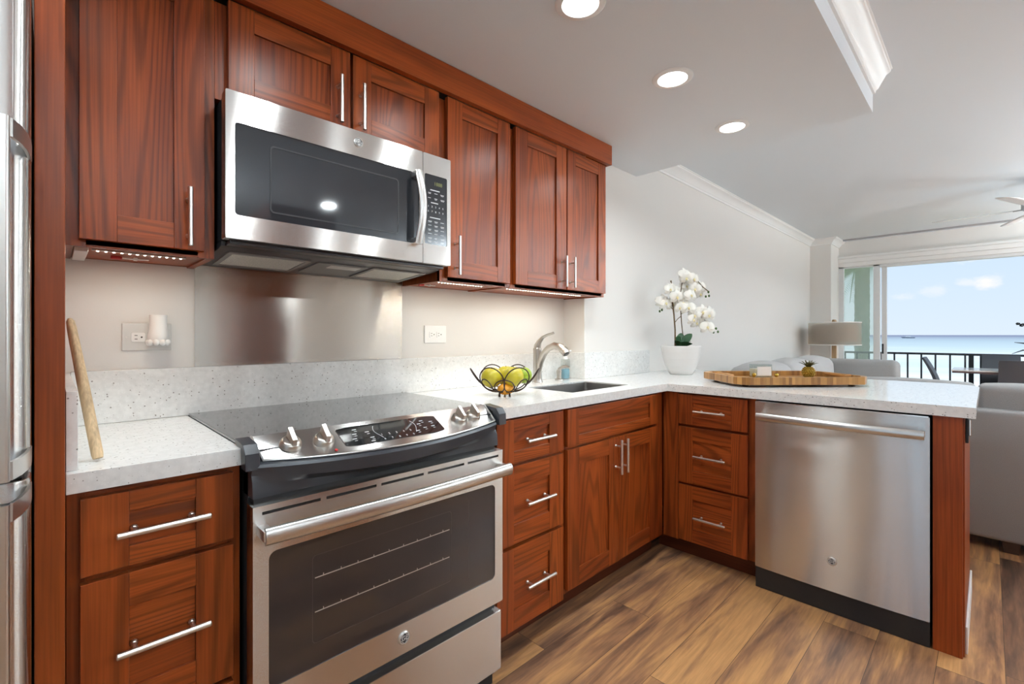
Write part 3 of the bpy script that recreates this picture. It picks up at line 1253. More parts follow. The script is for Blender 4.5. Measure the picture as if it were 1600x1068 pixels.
# ------------------------------------------------------------------ under cabinet led strips
def led_strip(label, x0, x1, n, y=1.62, z=1.3965):
    t_ = thing('led_strip', label, 'light strip', ((x0 + x1) / 2, y, z), group='under cabinet led strips')
    b_ = MB()
    b_.box(x0 - 0.012, x1 + 0.012, y - 0.005, y + 0.005, z - 0.0035, z)
    build('tape', b_, 'tape', t_)
    first = None
    for k in range(n):
        x = x0 + (x1 - x0) * k / (n - 1)
        if first is None:
            b_ = MB()
            b_.box(-0.0028, 0.0028, -0.0028, 0.0028, -0.0016, 0.0, bev=0.0008, seg=1)
            first = o = build('led', b_, 'led_on', t_, local=True)
        else:
            o = first.copy()
            COL.objects.link(o)
            o.parent = t_
        o.location = (x - (x0 + x1) / 2, 0, -0.0035)
    la = bpy.data.lights.new('led_light', 'AREA')
    la.shape = 'RECTANGLE'
    la.size = x1 - x0
    la.size_y = 0.006
    la.color = (1.0, 0.91, 0.74)
    la.energy = LED_W * (x1 - x0) * 4
    lo = bpy.data.objects.new('led_light', la)
    COL.objects.link(lo)
    lo.location = (0, 0, -0.0058)
    lo.parent = t_
    return t_


led_strip('glowing led strip with wiring under the wall cabinet left of the microwave', 0.083, 0.261, 12)
led_strip('glowing led strip under the single door cabinet right of the microwave', 1.144, 1.376, 16, y=1.60)
led_strip('long glowing led strip under the right end wall cabinet above the sink', 1.537, 2.10, 32, y=1.60)
for lab, x, y, sgn in (('red and white wire connector under the left wall cabinet', 0.15, 1.72, 1), ('red and white wire connector under the wall cabinet right of the microwave', 1.16, 1.72, 1)):
    t_ = thing('wire_connector', lab, 'wiring', (x, y, 1.39))
    b_ = MB()
    b_.box(x - 0.035, x - 0.01, y - 0.006, y + 0.006, 1.3875, 1.3965, bev=0.002)
    build('red_plug', b_, 'red', t_)
    b_ = MB()
    b_.tube([(x - 0.01, y, 1.393), (x + 0.015, y + 0.003, 1.392), (x + 0.05, y - 0.002, 1.393)], 0.0022, 6)
    b_.box(x + 0.015, x + 0.024, y - 0.007, y + 0.007, 1.388, 1.3965, bev=0.001)
    build('white_wire', b_, 'white', t_)
b_ = MB()
b_.box(0.037, 0.064, 1.59, 1.79, 1.384, 1.3965, bev=0.002)
tag(build('led_driver', b_, 'offwhite'), 'small pale led driver box under the left wall cabinet by the tall panel', 'led driver')

# ------------------------------------------------------------------ microwave
mw = thing('microwave', 'stainless over the range microwave with dark glass door', 'microwave', (0.713, WALL - 0.18, 1.437))
MF = 1.45
b = MB()
b.box(0.342, 1.086, 1.492, WALL - 0.002, 1.442, 1.848, bev=0.003)
build('body', b, 'slate', mw)
# door: steel frame around a dark glass
b = MB()
b.ring_prism(rounded(0.334, 0.9655, 1.440, 1.845, 0.004), rounded(0.357, 0.951, 1.5055, 1.761, 0.010), MF, MF + 0.040, 'y')
door = build('door', b, 'steel', mw, angle=30)
b = MB()
b.prism(rounded(0.357, 0.951, 1.5055, 1.761, 0.010), MF + 0.003, MF + 0.038, 'y')
gl = build('window', b, 'mwglass', door)
b = MB()
b.ring_prism(rounded(0.447, 0.868, 1.528, 1.722, 0.012), rounded(0.451, 0.864, 1.532, 1.718, 0.010), MF + 0.0022, MF + 0.0035, 'y')
build('inner_screen_outline', b, 'black', gl)
# bowed handle
b = MB()
pts = []
for k in range(21):
    s = k / 20
    z = 1.500 + 0.262 * s
    bow = math.sin(PI * s)
    pts.append((0.932 + 0.010 * bow, MF - 0.024 - 0.016 * bow, z))
b.tube(pts, 1.0, 14, flat=(0.0155, 0.0075, (1, 0, 0)))
for z in (1.512, 1.750):
    b.box(0.918, 0.948, MF - 0.030, MF + 0.006, z - 0.010, z + 0.010, 0, 0.003)
build('handle', b, 'steel_soft', door)
badge(door, (0.716, MF, 1.806), 'Y', 0.0155, False)
# control side
b = MB()
b.ring_prism(rounded(0.9675, 1.092, 1.440, 1.845, 0.004), rounded(0.9745, 1.075, 1.5115, 1.770, 0.006), MF, MF + 0.040, 'y')
cp = build('control_surround', b, 'steel', mw, angle=30)
b = MB()
b.prism(rounded(0.9745, 1.075, 1.5115, 1.770, 0.006), MF + 0.002, MF + 0.038, 'y')
cpg = build('control_panel', b, 'mwglass', cp)
yy = MF + 0.0016
b = MB()
merge_into(b, text_mesh('1888', 0.019, (1.035, yy, 1.739), (1, 0, 0), (0, 0, 1), 0.0003))
build('display', b, 'dimprint', cpg)
b = MB()
for z, x0, x1 in ((1.7125, 1.0, 1.042), (1.6655, 1.003, 1.035), (1.610, 0.998, 1.045)):
    b.box(x0, x1, yy, yy + 0.001, z, z + 0.0032)
rng = random.Random(3)
for r_, z in enumerate((1.702, 1.683, 1.597, 1.5815, 1.566, 1.5505, 1.535, 1.522)):
    for k in range(3):
        x = 0.990 + 0.028 * k
        wd = 0.012 + rng.random() * 0.006
        b.box(x, x + wd, yy, yy + 0.001, z, z + 0.0016)
        if rng.random() < 0.6:
            b.box(x + 0.002, x + wd - 0.002, yy, yy + 0.001, z - 0.0035, z - 0.0020)
for r_, (z, chars) in enumerate(((1.652, '12345'), (1.634, '67890'))):
    for k, ch in enumerate(chars):
        merge_into(b, text_mesh(ch, 0.0095, (0.991 + 0.0165 * k, yy, z), (1, 0, 0), (0, 0, 1), 0.0003))
build('button_print', b, 'print', cpg)
# underside: black lip, lamp lens, two filters
b = MB()
b.box(0.350, 1.078, 1.476, 1.520, 1.4285, 1.4395, bev=0.003)
b.prism([(1.52, 1.4415), (1.52, 1.4285), (1.55, 1.4235), (1.822, 1.4045), (1.822, 1.4415)], 0.340, 1.086, 'x', bev=0.002)
un = build('vent_base', b, 'slate', mw)


def sloped(mb):
    for v_ in mb.bm.verts:
        v_.co.z -= (v_.co.y - 1.55) * 0.07
    return mb


for x0, x1 in ((0.385, 0.600), (0.850, 1.050)):
    b = MB()
    b.ring_prism(rounded(x0 - 0.014, x1 + 0.014, 1.576, 1.775, 0.006), rounded(x0, x1, 1.590, 1.76, 0.004), 1.4195, 1.4260, 'z')
    fo = build('filter_frame', sloped(b), 'greyplastic', un)
    b = MB()
    b.box(x0, x1, 1.590, 1.76, 1.4215, 1.4260)
    build('filter_mesh', sloped(b), 'mesh', un)
b = MB()
b.box(0.640, 0.820, 1.585, 1.765, 1.4195, 1.4260, bev=0.002)
lc = build('lamp_cover', sloped(b), 'greyplastic', un)
b = MB()
b.box(0.690, 0.800, 1.600, 1.645, 1.4180, 1.4225, bev=0.001)
build('lamp_lens', sloped(b), 'offwhite', lc)

# stainless sheet on the wall behind the range
b = MB()
b.box(0.333, 1.111, WALL - 0.0035, WALL - 0.0005, 1.0705, 1.44)
ss = build('stainless_wall_sheet', b, 'steel_y')
tag(ss, 'stainless steel sheet on the wall behind the range', 'backsplash')

# ------------------------------------------------------------------ wall plates
def receptacle(parent, ax_x, y, z, horizontal=True, slots=True):
    b_ = MB()
    b_.prism(rounded(ax_x - 0.017, ax_x + 0.017, z - 0.014, z + 0.014, 0.005), y - 0.0025, y + 0.002, 'y')
    r = build('socket', b_, 'white', parent)
    b_ = MB()
    for dz in (-0.0055, 0.0055):
        b_.box(ax_x - 0.009, ax_x - 0.002, y - 0.0032, y - 0.002, z + dz - 0.0009, z + dz + 0.0009)
    b_.tube([(ax_x + 0.008, y - 0.0034, z), (ax_x + 0.008, y - 0.002, z)], 0.0024, 12)
    build('slots', b_, 'slot', r)
    return r


op = thing('outlet_plate', 'white outlet plate holding a plugged in night light, left of the stainless sheet', 'outlet', (0.209, WALL, 1.17), group='white wall outlets')
b = MB()
b.box(0.148, 0.271, WALL - 0.006, WALL - 0.0005, 1.127, 1.211, bev=0.003)
pl = build('cover_plate', b, 'offwhite', op)
receptacle(op, 0.187, WALL - 0.006, 1.168)
receptacle(op, 0.226, WALL - 0.006, 1.168)
b = MB()
b.tube([(0.158, WALL - 0.0075, 1.168), (0.158, WALL - 0.0055, 1.168)], 0.003, 12)
build('screw', b, 'nickel', op)
fx = thing('night_light', 'white plug in night light with a flared shade on the left outlet', 'night light', (0.233, WALL - 0.03, 1.15))
b = MB()
cxp = 0.2325
for k in range(1):
    prof = [(0.0195, 0.0), (0.024, 0.006), (0.027, 0.016), (0.0265, 0.026), (0.0235, 0.042), (0.0215, 0.062), (0.0215, 0.080), (0.0225, 0.0865), (0.0205, 0.0865), (0.0195, 0.078), (0.0005, 0.074)]
    b.lathe(prof, (cxp, WALL - 0.036, 1.150), 28)
build('shade', b, 'white', fx)
b = MB()
for a in (-60, -20, 20, 60, -100, 100):
    aa = math.radians(a - 90)
    b.ball((cxp + 0.024 * math.cos(aa), WALL - 0.036 + 0.024 * math.sin(aa), 1.152), 0.0085, 0.0085, 0.010, 12, 8)
build('petal_base', b, 'white', fx)
b = MB()
b.box(cxp - 0.016, cxp + 0.016, WALL - 0.03, WALL - 0.0086, 1.152, 1.184, bev=0.003)
build('plug', b, 'white', fx)
op = thing('outlet_plate', 'white outlet plate on the wall between the stainless sheet and the faucet', 'outlet', (1.288, WALL, 1.176), group='white wall outlets')
b = MB()
b.box(1.229, 1.352, WALL - 0.006, WALL - 0.0005, 1.137, 1.219, bev=0.003)
build('cover_plate', b, 'white', op)
receptacle(op, 1.271, WALL - 0.006, 1.177)
receptacle(op, 1.311, WALL - 0.006, 1.177)

# ------------------------------------------------------------------ countertops
CF = 1.203
c1 = MB()
c1.box(0.017, 0.311, CF, WALL - 0.001, 0.876, CT, bev=0.0015)
tag(build('countertop', c1, 'quartz'), 'short white speckled quartz countertop left of the range', 'countertop', 'white quartz countertops')
SX0, SX1, SY0, SY1 = 1.672, 2.150, 1.315, 1.600
PX0, PX1, PY0 = 2.342, 3.425, 0.032
c2 = MB()
zt, zb = CT, 0.876
xs0 = 1.118
# outline of the L with the rounded far corner
arc = [(PX1 - 0.14 + 0.14 * math.sin(a), PY0 + 0.14 - 0.14 * math.cos(a)) for a in [math.radians(k * 10) for k in range(10)]]
outer = [(xs0, CF), (PX0, CF), (PX0, PY0)] + arc + [(PX1, JOG - 0.001), (2.249, JOG - 0.001), (2.249, WALL - 0.001), (xs0, WALL - 0.001)]
hole = [(SX0, SY0), (SX0, SY1), (SX1, SY1), (SX1, SY0)]


def slab_with_hole(mb, outer, hole, z0, z1):
    bm = mb.bm
    for z, flip in ((z1, False), (z0, True)):
        vo = [bm.verts.new((x, y, z)) for x, y in outer]
        vh = [bm.verts.new((x, y, z)) for x, y in hole]
        eo = [bm.edges.new((vo[i], vo[(i + 1) % len(vo)])) for i in range(len(vo))]
        eh = [bm.edges.new((vh[i], vh[(i + 1) % len(vh)])) for i in range(len(vh))]
        r = bmesh.ops.triangle_fill(bm, use_beauty=True, use_dissolve=False, edges=eo + eh)
        for f_ in [g_ for g_ in r['geom'] if isinstance(g_, bmesh.types.BMFace)]:
            f_.normal_update()
            if (f_.normal.z > 0) == flip:
                f_.normal_flip()
        if z == z1:
            T_, TH = vo, vh
        else:
            B_, BH = vo, vh
    n = len(outer)
    for i in range(n):
        bm.faces.new([B_[i], B_[(i + 1) % n], T_[(i + 1) % n], T_[i]])
    n = len(hole)
    for i in range(n):
        bm.faces.new([TH[i], TH[(i + 1) % n], BH[(i + 1) % n], BH[i]])
    bmesh.ops.recalc_face_normals(bm, faces=bm.faces)


slab_with_hole(c2, outer, hole, zb, zt)
tag(build('countertop', c2, 'quartz', angle=50), 'white speckled quartz countertop running from the range past the sink and round onto the peninsula', 'countertop', 'white quartz countertops')
# backsplash slabs
s = MB()
s.box(0.036, 2.2485, WALL - 0.021, WALL - 0.001, CT + 0.0005, 1.070, bev=0.0012)
tag(build('backsplash_slab', s, 'quartz'), 'long low white quartz backsplash along the back wall behind the range and sink', 'backsplash', 'low quartz backsplashes')
s = MB()
s.box(0.0175, 0.0345, 1.225, WALL - 0.0015, CT + 0.0005, 1.067, bev=0.0012)
tag(build('backsplash_slab', s, 'quartz'), 'short white quartz side splash against the tall panel left of the range', 'backsplash', 'low quartz backsplashes')
s = MB()
s.box(2.2300, 2.2495, JOG - 0.0012, WALL - 0.0215, CT + 0.0005, 1.0700, bev=0.0012)
s.box(2.2300, 2.98, JOG - 0.018, JOG - 0.001, CT + 0.0005, 1.070, bev=0.0012)
tag(build('backsplash_slab', s, 'quartz'), 'white quartz backsplash wrapping the wall corner right of the faucet towards the orchid', 'backsplash', 'low quartz backsplashes')

# sink
sk = thing('kitchen_sink', 'undermount stainless steel sink bowl in the white countertop', 'sink', ((SX0 + SX1) / 2, 1.455, 0.70))
b = MB()
b.ring_prism(rounded(SX0 - 0.02, SX1 + 0.02, SY0 - 0.02, SY1 + 0.02, 0.03), rounded(SX0 + 0.003, SX1 - 0.003, SY0 + 0.003, SY1 - 0.003, 0.02), 0.70, 0.8755, 'z')
b.ring_prism(rounded(SX0 + 0.0003, SX1 - 0.0003, SY0 + 0.0003, SY1 - 0.0003, 0.0015), rounded(SX0 + 0.003, SX1 - 0.003, SY0 + 0.003, SY1 - 0.003, 0.012), 0.8755, CT - 0.006, 'z')
b.box(SX0 - 0.01, SX1 + 0.01, SY0 - 0.01, SY1 + 0.01, 0.694, 0.702)
build('bowl', b, 'sinksteel', sk)
b = MB()
b.lathe([(0.045, 0), (0.045, 0.004), (0.03, 0.003), (0.02, -0.0005)], ((SX0 + SX1) / 2, 1.455, 0.7025), 24)
build('drain', b, 'chrome', sk)

# faucet
fc = thing('kitchen_faucet', 'brushed nickel single lever kitchen faucet behind the sink', 'faucet', (1.905, 1.742, CT))
fxx, fyy = 1.905, 1.742
b = MB()
b.lathe([(0.030, 0), (0.030, 0.004), (0.026, 0.010), (0.0245, 0.03), (0.0235, 0.10), (0.0225, 0.150), (0.0228, 0.185), (0.021, 0.1885)], (fxx, fyy, CT), 24)
build('body', b, 'faucet', fc)
b = MB()
pts = [(fxx, fyy + 0.002, CT + 0.02), (fxx, fyy - 0.006, CT + 0.07), (fxx + 0.002, fyy - 0.020, CT + 0.115), (fxx + 0.004, fyy - 0.045, CT + 0.160), (fxx + 0.006, fyy - 0.078, CT + 0.190), (fxx + 0.010, fyy - 0.115, CT + 0.203),
       (fxx + 0.014, fyy - 0.150, CT + 0.196), (fxx + 0.017, fyy - 0.178, CT + 0.176), (fxx + 0.018, fyy - 0.190, CT + 0.160)]
b.tube(pts, [0.020, 0.020, 0.019, 0.018, 0.0175, 0.019, 0.021, 0.0225, 0.022], 18)
build('spout', b, 'faucet', fc)
b = MB()
e0 = Vector(pts[-1])
td = (Vector(pts[-1]) - Vector(pts[-2])).normalized()
b.tube([e0, e0 + td * 0.003], 0.017, 18)
build('aerator', b, 'black', fc)
b = MB()
b.tube([(fxx, fyy, CT + 0.1885), (fxx, fyy - 0.002, CT + 0.200), (fxx + 0.002, fyy - 0.012, CT + 0.222), (fxx + 0.006, fyy - 0.036, CT + 0.248), (fxx + 0.010, fyy - 0.070, CT + 0.262), (fxx + 0.013, fyy - 0.098, CT + 0.268), (fxx + 0.014, fyy - 0.106, CT + 0.272)],
       [0.0205, 0.020, 0.0145, 0.009, 0.0065, 0.006, 0.007], 14)
build('lever', b, 'faucet', fc)
# soap dispenser
sd = thing('soap_dispenser', 'small brushed nickel soap dispenser right of the faucet', 'soap dispenser', (2.09, 1.742, CT))
b = MB()
b.lathe([(0.024, 0), (0.023, 0.004), (0.015, 0.008), (0.0125, 0.02), (0.0145, 0.04), (0.016, 0.052), (0.012, 0.060)], (2.09, 1.742, CT), 20)
build('base', b, 'faucet', sd)
b = MB()
b.tube([(2.09, 1.742, CT + 0.048), (2.09, 1.735, CT + 0.066), (2.092, 1.712, CT + 0.080), (2.095, 1.682, CT + 0.080), (2.096, 1.668, CT + 0.074)], [0.012, 0.011, 0.008, 0.006, 0.005], 12)
build('nozzle', b, 'faucet', sd)
# clear pump bottle
pb = thing('soap_bottle', 'clear pump bottle with blue soap in the corner beside the soap dispenser', 'bottle', (2.165, 1.755, CT))
b = MB()
b.prism(rounded(2.135, 2.195, 1.738, 1.772, 0.014), CT + 0.0005, CT + 0.118, 'z', bev=0.006)
build('bottle_body', b, 'clear', pb)
b = MB()
b.prism(rounded(2.138, 2.192, 1.741, 1.769, 0.012), CT + 0.003, CT + 0.060, 'z', bev=0.003)
build('soap', b, 'blue', pb)
b = MB()
b.lathe([(0.015, 0), (0.015, 0.016), (0.006, 0.018), (0.005, 0.046), (0.010, 0.047), (0.010, 0.053)], (2.165, 1.755, CT + 0.117), 16)
b.box(2.158, 2.172, 1.715, 1.762, CT + 0.163, CT + 0.172, bev=0.002)
build('pump', b, 'white', pb)


# ------------------------------------------------------------------ base cabinets
BF, BFR = 1.215, 1.236


def base_run(name, label, x0, x1, toe_end=True):
    t_ = thing(name, label, 'cabinet', ((x0 + x1) / 2, 1.53, 0), group='cherry base cabinets')
    b_ = MB()
    e = 0.0005
    b_.box(x0 + e, x0 + 0.018, BFR + 0.019, WALL - 0.002, 0.10, 0.8755, 0)
    b_.box(x1 - 0.018, x1 - e, BFR + 0.019, WALL - 0.002, 0.10, 0.8755, 0)
    b_.box(x0 + 0.018, x1 - 0.018, BFR + 0.019, WALL - 0.002, 0.10, 0.118, 1)
    b_.box(x0 + 0.018, x1 - 0.018, WALL - 0.012, WALL - 0.002, 0.118, 0.66, 0)
    build('carcass', b_, ['wz_plain', 'wx_plain'], t_)
    b_ = MB()
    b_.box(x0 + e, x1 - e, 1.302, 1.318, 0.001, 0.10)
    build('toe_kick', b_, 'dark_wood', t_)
    return t_


def frame_Y(t_, x0, x1, stiles, rails):
    b_ = MB()
    for a, c_ in stiles:
        b_.box(a, c_, BFR, BFR + 0.019, 0.098, 0.8755, 0, 0.0008)
    for z0, z1 in rails:
        b_.box(x0 + 0.001, x1 - 0.001, BFR + 0.0006, BFR + 0.0185, z0, z1, 1)
    return build('face_frame', b_, ['wz', 'wx'], t_)


RAILS = [(0.0985, 0.115), (0.392, 0.412), (0.69, 0.715), (0.852, 0.875)]
# left of the range
t = base_run('base_cabinet', 'cherry drawer base cabinet left of the range', 0.0175, 0.3145)
frame_Y(t, 0.0175, 0.3145, [(0.018, 0.045), (0.288, 0.314)], RAILS)
for z0, z1, hz in ((0.709, 0.860, 0.784), (0.395, 0.695, 0.551), (0.108, 0.382, 0.245)):
    o = shaker('drawer', t, 'Y', 0.037, 0.2965, z0, z1, BF, st=0.073, rt=0.040 if z1 > 0.8 else 0.068, horizontal=True)
    pull(o, 'Y', 0.1665, hz, BF)
# right of the range
t = base_run('base_cabinet', 'narrow cherry drawer base cabinet right of the range', 1.105, 1.500)
frame_Y(t, 1.105, 1.5, [(1.1055, 1.155), (1.475, 1.4995)], RAILS)
for z0, z1, hz in ((0.706, 0.866, 0.784), (0.408, 0.693, 0.553), (0.095, 0.395, 0.247)):
    o = shaker('drawer', t, 'Y', 1.118, 1.486, z0, z1, BF, st=0.085, rt=0.042 if z1 > 0.8 else 0.070, horizontal=True)
    pull(o, 'Y', 1.322, hz, BF)
# sink base
t = base_run('base_cabinet', 'cherry sink base cabinet with a false front and two doors', 1.500, 2.352)
frame_Y(t, 1.5, 2.352, [(1.5005, 1.528), (2.245, 2.3515)], RAILS[:1] + RAILS[2:])
shaker('false_front', t, 'Y', 1.5145, 2.258, 0.712, 0.866, BF, st=0.075, rt=0.040, horizontal=True)
for a, c_, hx in ((1.5145, 1.893, 1.868), (1.896, 2.258, 1.920)):
    o = shaker('door', t, 'Y', a, c_, 0.120, 0.699, BF, st=0.078, rt=0.072)
    pull(o, 'Y', hx, 0.612, BF, vertical=True)

# peninsula drawers (front faces -X)
PF, PFR = 2.355, 2.376
t = thing('base_cabinet', 'cherry drawer base cabinet in the peninsula next to the dishwasher', 'cabinet', (2.7, 0.99, 0), group='cherry base cabinets')
b = MB()
b.box(PFR + 0.019, 3.0, 0.771, 0.788, 0.10, 0.8755, 0)
b.box(PFR + 0.019, 3.0, 1.196, 1.2135, 0.10, 0.8755, 0)
b.box(2.985, 3.0, 0.788, 1.196, 0.10, 0.8755, 0)
b.box(PFR + 0.019, 2.985, 0.788, 1.196, 0.10, 0.118, 1)
build('carcass', b, ['wz_plain', 'wy'], t)
b = MB()
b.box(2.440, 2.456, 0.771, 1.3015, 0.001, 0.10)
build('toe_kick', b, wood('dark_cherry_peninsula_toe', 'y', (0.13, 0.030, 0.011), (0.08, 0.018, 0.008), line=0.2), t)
b = MB()
b.box(PFR, PFR + 0.019, 0.771, 0.815, 0.098, 0.8755, 0, 0.0008)
b.box(PFR - 0.018, PFR + 0.019, 1.150, 1.2335, 0.098, 0.8755, 0, 0.0008)
for z0, z1 in RAILS:
    b.box(PFR + 0.0006, PFR + 0.0185, 0.772, 1.150, z0, z1, 1)
build('face_frame', b, ['wz', 'wy'], t)
for z0, z1, hz in ((0.710, 0.866, 0.785), (0.406, 0.696, 0.556), (0.104, 0.393, 0.243)):
    o = shaker('drawer', t, 'X', 0.803, 1.146, z0, z1, PF, st=0.075, rt=0.042 if z1 > 0.8 else 0.068, horizontal=True)
    pull(o, 'X', 0.975, hz, PF)

# peninsula end: post and side panel, back panel
b = MB()
b.box(2.352, 2.372, 0.066, 0.1475, 0.0, 0.8755, bev=0.0015)
pe = thing('peninsula_end_panel', 'cherry end panel and corner post closing the peninsula beside the dishwasher', 'panel', (2.6, 0.1, 0))
build('post', b, 'wz_plain', pe)
b = MB()
b.box(2.3722, 3.0, 0.061, 0.079, 0.0, 0.8755, bev=0.001)
build('side_panel', b, 'wz_plain', pe)
b = MB()
b.box(3.0005, 3.016, 0.079, JOG - 0.002, 0.0, 0.8755, bev=0.001)
build('back_panel', b, 'wz_plain', pe)
b = MB()
b.box(2.40, 3.0, 0.0535, 0.0605, 0.0, 0.10, bev=0.002)
build('base_strip', b, 'trim', pe)
eo = thing('outlet_box', 'metal outlet on the end of the peninsula under the counter edge', 'outlet', (2.46, 0.06, 0.83))
b = MB()
b.box(2.41, 2.49, 0.052, 0.0605, 0.775, 0.872, bev=0.002)
build('cover_plate', b, 'black', eo)
b = MB()
b.box(2.425, 2.475, 0.044, 0.0535, 0.80, 0.862, bev=0.003)
build('socket', b, 'chrome', eo)

# tall cabinet across the aisle, behind the camera (seen only in reflections)
for x0, x1, lab in ((1.12, 1.60, 'tall cherry pantry cabinet across the aisle'),):
    t = thing('pantry_cabinet', lab + ', behind the camera', 'cabinet', ((x0 + x1) / 2, -1.05, 0))
    b = MB()
    b.box(x0, x1, -1.38, -0.724, 0.0, 2.13)
    build('carcass', b, 'wz_plain', t)
    for a, c_ in ((x0 + 0.01, (x0 + x1) / 2 - 0.002), ((x0 + x1) / 2 + 0.002, x1 - 0.01)):
        b = MB()
        b.box(a, c_, -0.723, -0.702, 0.10, 2.11, bev=0.002)
        build('door', b, 'wz', t)
b = MB()
for k in range(12):
    b.box(3.55 + k * 0.09, 3.62 + k * 0.09, -2.64, -2.635, 0.05, 2.10)
b.box(3.5, 4.7, -2.66, -2.60, 2.10, 2.16)
tag(build('vertical_blind', b, 'trim'), 'white vertical blind on the wall behind the camera, seen only in reflections', 'blind')

# ------------------------------------------------------------------ dishwasher
dw = thing('dishwasher', 'stainless steel dishwasher with a bar handle in the peninsula', 'dishwasher', (2.63, 0.459, 0))
DF = 2.335
b = MB()
b.box(DF + 0.045, 2.95, 0.156, 0.762, 0.03, 0.868)
build('tub', b, 'dark', dw)
b = MB()
poly = [(DF + 0.0085 * (2 * k / 16 - 1) ** 2 - 0.0005, 0.1545 + 0.610 * k / 16) for k in range(17)]
b.prism(poly + [(DF + 0.042, 0.7665), (DF + 0.042, 0.1525)], 0.098, 0.8655, 'z', bev=0.0015)
dd = build('door', b, 'steel', dw)
b = MB()
b.box(DF + 0.004, DF + 0.040, 0.158, 0.761, 0.8655, 0.8695)
build('control_strip', b, 'chrome', dd)
b = MB()
b.box(DF + 0.012, DF + 0.03, 0.154, 0.765, 0.001, 0.095, bev=0.003)
build('toe_kick', b, 'black', dw)
b = MB()
pts = []
for k in range(17):
    s_ = k / 16
    pts.append((DF - 0.040 - 0.012 * math.sin(PI * s_), 0.745 - 0.578 * s_, 0.803))
b.tube(pts, 1.0, 16, flat=(0.017, 0.010, (0, 0, 1)))
for y in (0.735, 0.177):
    b.box(DF - 0.042, DF + 0.002, y - 0.010, y + 0.010, 0.791, 0.815, 0, 0.004)
build('handle', b, 'steel_soft', dd)
badge(dd, (DF, 0.461, 0.226), 'X', 0.0165)
b = MB()
b.box(DF - 0.0004, DF + 0.001, 0.452, 0.470, 0.848, 0.851)
build('vent_mark', b, 'slot', dd)

# ------------------------------------------------------------------ range
rg = thing('range', 'stainless steel slide in electric range with a black glass cooktop', 'range', (0.70, 1.5, 0))
RF = 1.145
b = MB()
b.box(0.322, 1.074, 1.20, 1.808, 0.03, 0.9045)
build('body', b, 'dark', rg)
b = MB()
b.box(0.3125, 1.1175, 1.2405, 1.8135, 0.9055, 0.922, bev=0.003)
ctp = build('cooktop', b, 'blackglass', rg)
# door
D0, D1 = 0.317, 1.079
b = MB()
b.ring_prism(rounded(D0, D1, 0.285, 0.757, 0.004), rounded(0.350, 1.045, 0.370, 0.682, 0.018), RF, RF + 0.045, 'y')
# upper strip of the door with the vent slots cut between bars
slots = [(0.336, 0.468), (0.482, 0.617), (0.631, 0.766), (0.780, 0.915), (0.929, 1.060)]
b.box(D0, D1, RF, RF + 0.045, 0.757, 0.7695)
b.box(D0, D1, RF, RF + 0.045, 0.7765, 0.790)
edges = [D0] + [v_ for s_ in slots for v_ in s_] + [D1]
for k in range(0, len(edges), 2):
    b.box(edges[k], edges[k + 1], RF, RF + 0.045, 0.7695, 0.7765)
door = build('door', b, 'steel', rg, angle=30)
b = MB()
b.box(0.33, 1.066, RF + 0.012, RF + 0.040, 0.768, 0.778)
build('vent_back', b, 'black', door)
b = MB()
b.prism(rounded(0.350, 1.045, 0.370, 0.682, 0.018), RF + 0.003, RF + 0.043, 'y')
gl = build('window', b, 'ovenglass', door)
b = MB()
for z in (0.583, 0.500):
    b.box(0.455, 0.860, RF + 0.0024, RF + 0.0034, z, z + 0.0022)
    for k in range(9):
        x = 0.475 + k * 0.045
        b.box(x, x + 0.0016, RF + 0.0024, RF + 0.0034, z, z + 0.007)
build('rack_lines', b, 'rackwire', gl)
b = MB()
b.ring_prism(rounded(0.448, 0.868, 0.425, 0.640, 0.010), rounded(0.450, 0.866, 0.427, 0.638, 0.009), RF + 0.0026, RF + 0.0034, 'y')
b.box(0.935, 0.937, RF + 0.0026, RF + 0.0034, 0.41, 0.655)
build('inner_frame_lines', b, 'oventrim', gl)
b = MB()
pts, rr = [], []
for k in range(25):
    s_ = k / 24
    bow = math.sin(PI * s_)
    pts.append((0.329 + 0.742 * s_, RF - 0.045 - 0.014 * bow, 0.7365))
b.tube(pts, 1.0, 18, flat=(0.0195, 0.013, (0, 0, 1)))
for x in (0.336, 1.064):
    b.box(x - 0.011, x + 0.011, RF - 0.046, RF + 0.002, 0.724, 0.749, 0, 0.004)
build('handle', b, 'steel_soft', door)
badge(door, (0.700, RF, 0.330), 'Y', 0.0175)
# storage drawer
b = MB()
b.box(D0, D1 - 0.002, RF + 0.004, RF + 0.045, 0.055, 0.252, bev=0.003)
build('storage_drawer', b, 'steel', rg)
b = MB()
b.box(D0 + 0.01, D1 - 0.01, RF + 0.03, RF + 0.08, 0.03, 0.80)
build('front_frame', b, 'dark', rg)
b = MB()
b.box(0.335, 1.06, RF + 0.03, RF + 0.06, 0.0, 0.05)
build('toe_kick', b, 'dark', rg)
# control panel: sloping, with a front edge bowed outward
PXL, PXR = 0.340, 1.082


def rear(s_):
    return Vector((PXL + (PXR - PXL) * s_, 1.243, 0.9305))


def front(s_):
    bow = 1 - (2 * s_ - 1) ** 2
    return Vector((PXL + 0.008 + (PXR - PXL - 0.016) * s_, 1.178 - 0.056 * bow, 0.8835 - 0.010 * bow))


def on_panel(s_, t_, lift=0.0):
    a, b2 = rear(s_), front(s_)
    p = a.lerp(b2, t_)
    sl = (b2 - a)
    n = Vector((1, 0, 0)).cross(sl).normalized()
    if n.z < 0:
        n = -n
    return p + n * lift


b = MB()
b.grid(lambda u, v_: on_panel(u, v_, 0.0), 32, 6)
top = list(b.bm.faces)
r = bmesh.ops.extrude_face_region(b.bm, geom=top)
vv = [g_ for g_ in r['geom'] if isinstance(g_, bmesh.types.BMVert)]
bmesh.ops.translate(b.bm, verts=vv, vec=(0, 0.002, -0.006))
bmesh.ops.recalc_face_normals(b.bm, faces=b.bm.faces)
cpn = build('control_panel', b, 'steel', rg)
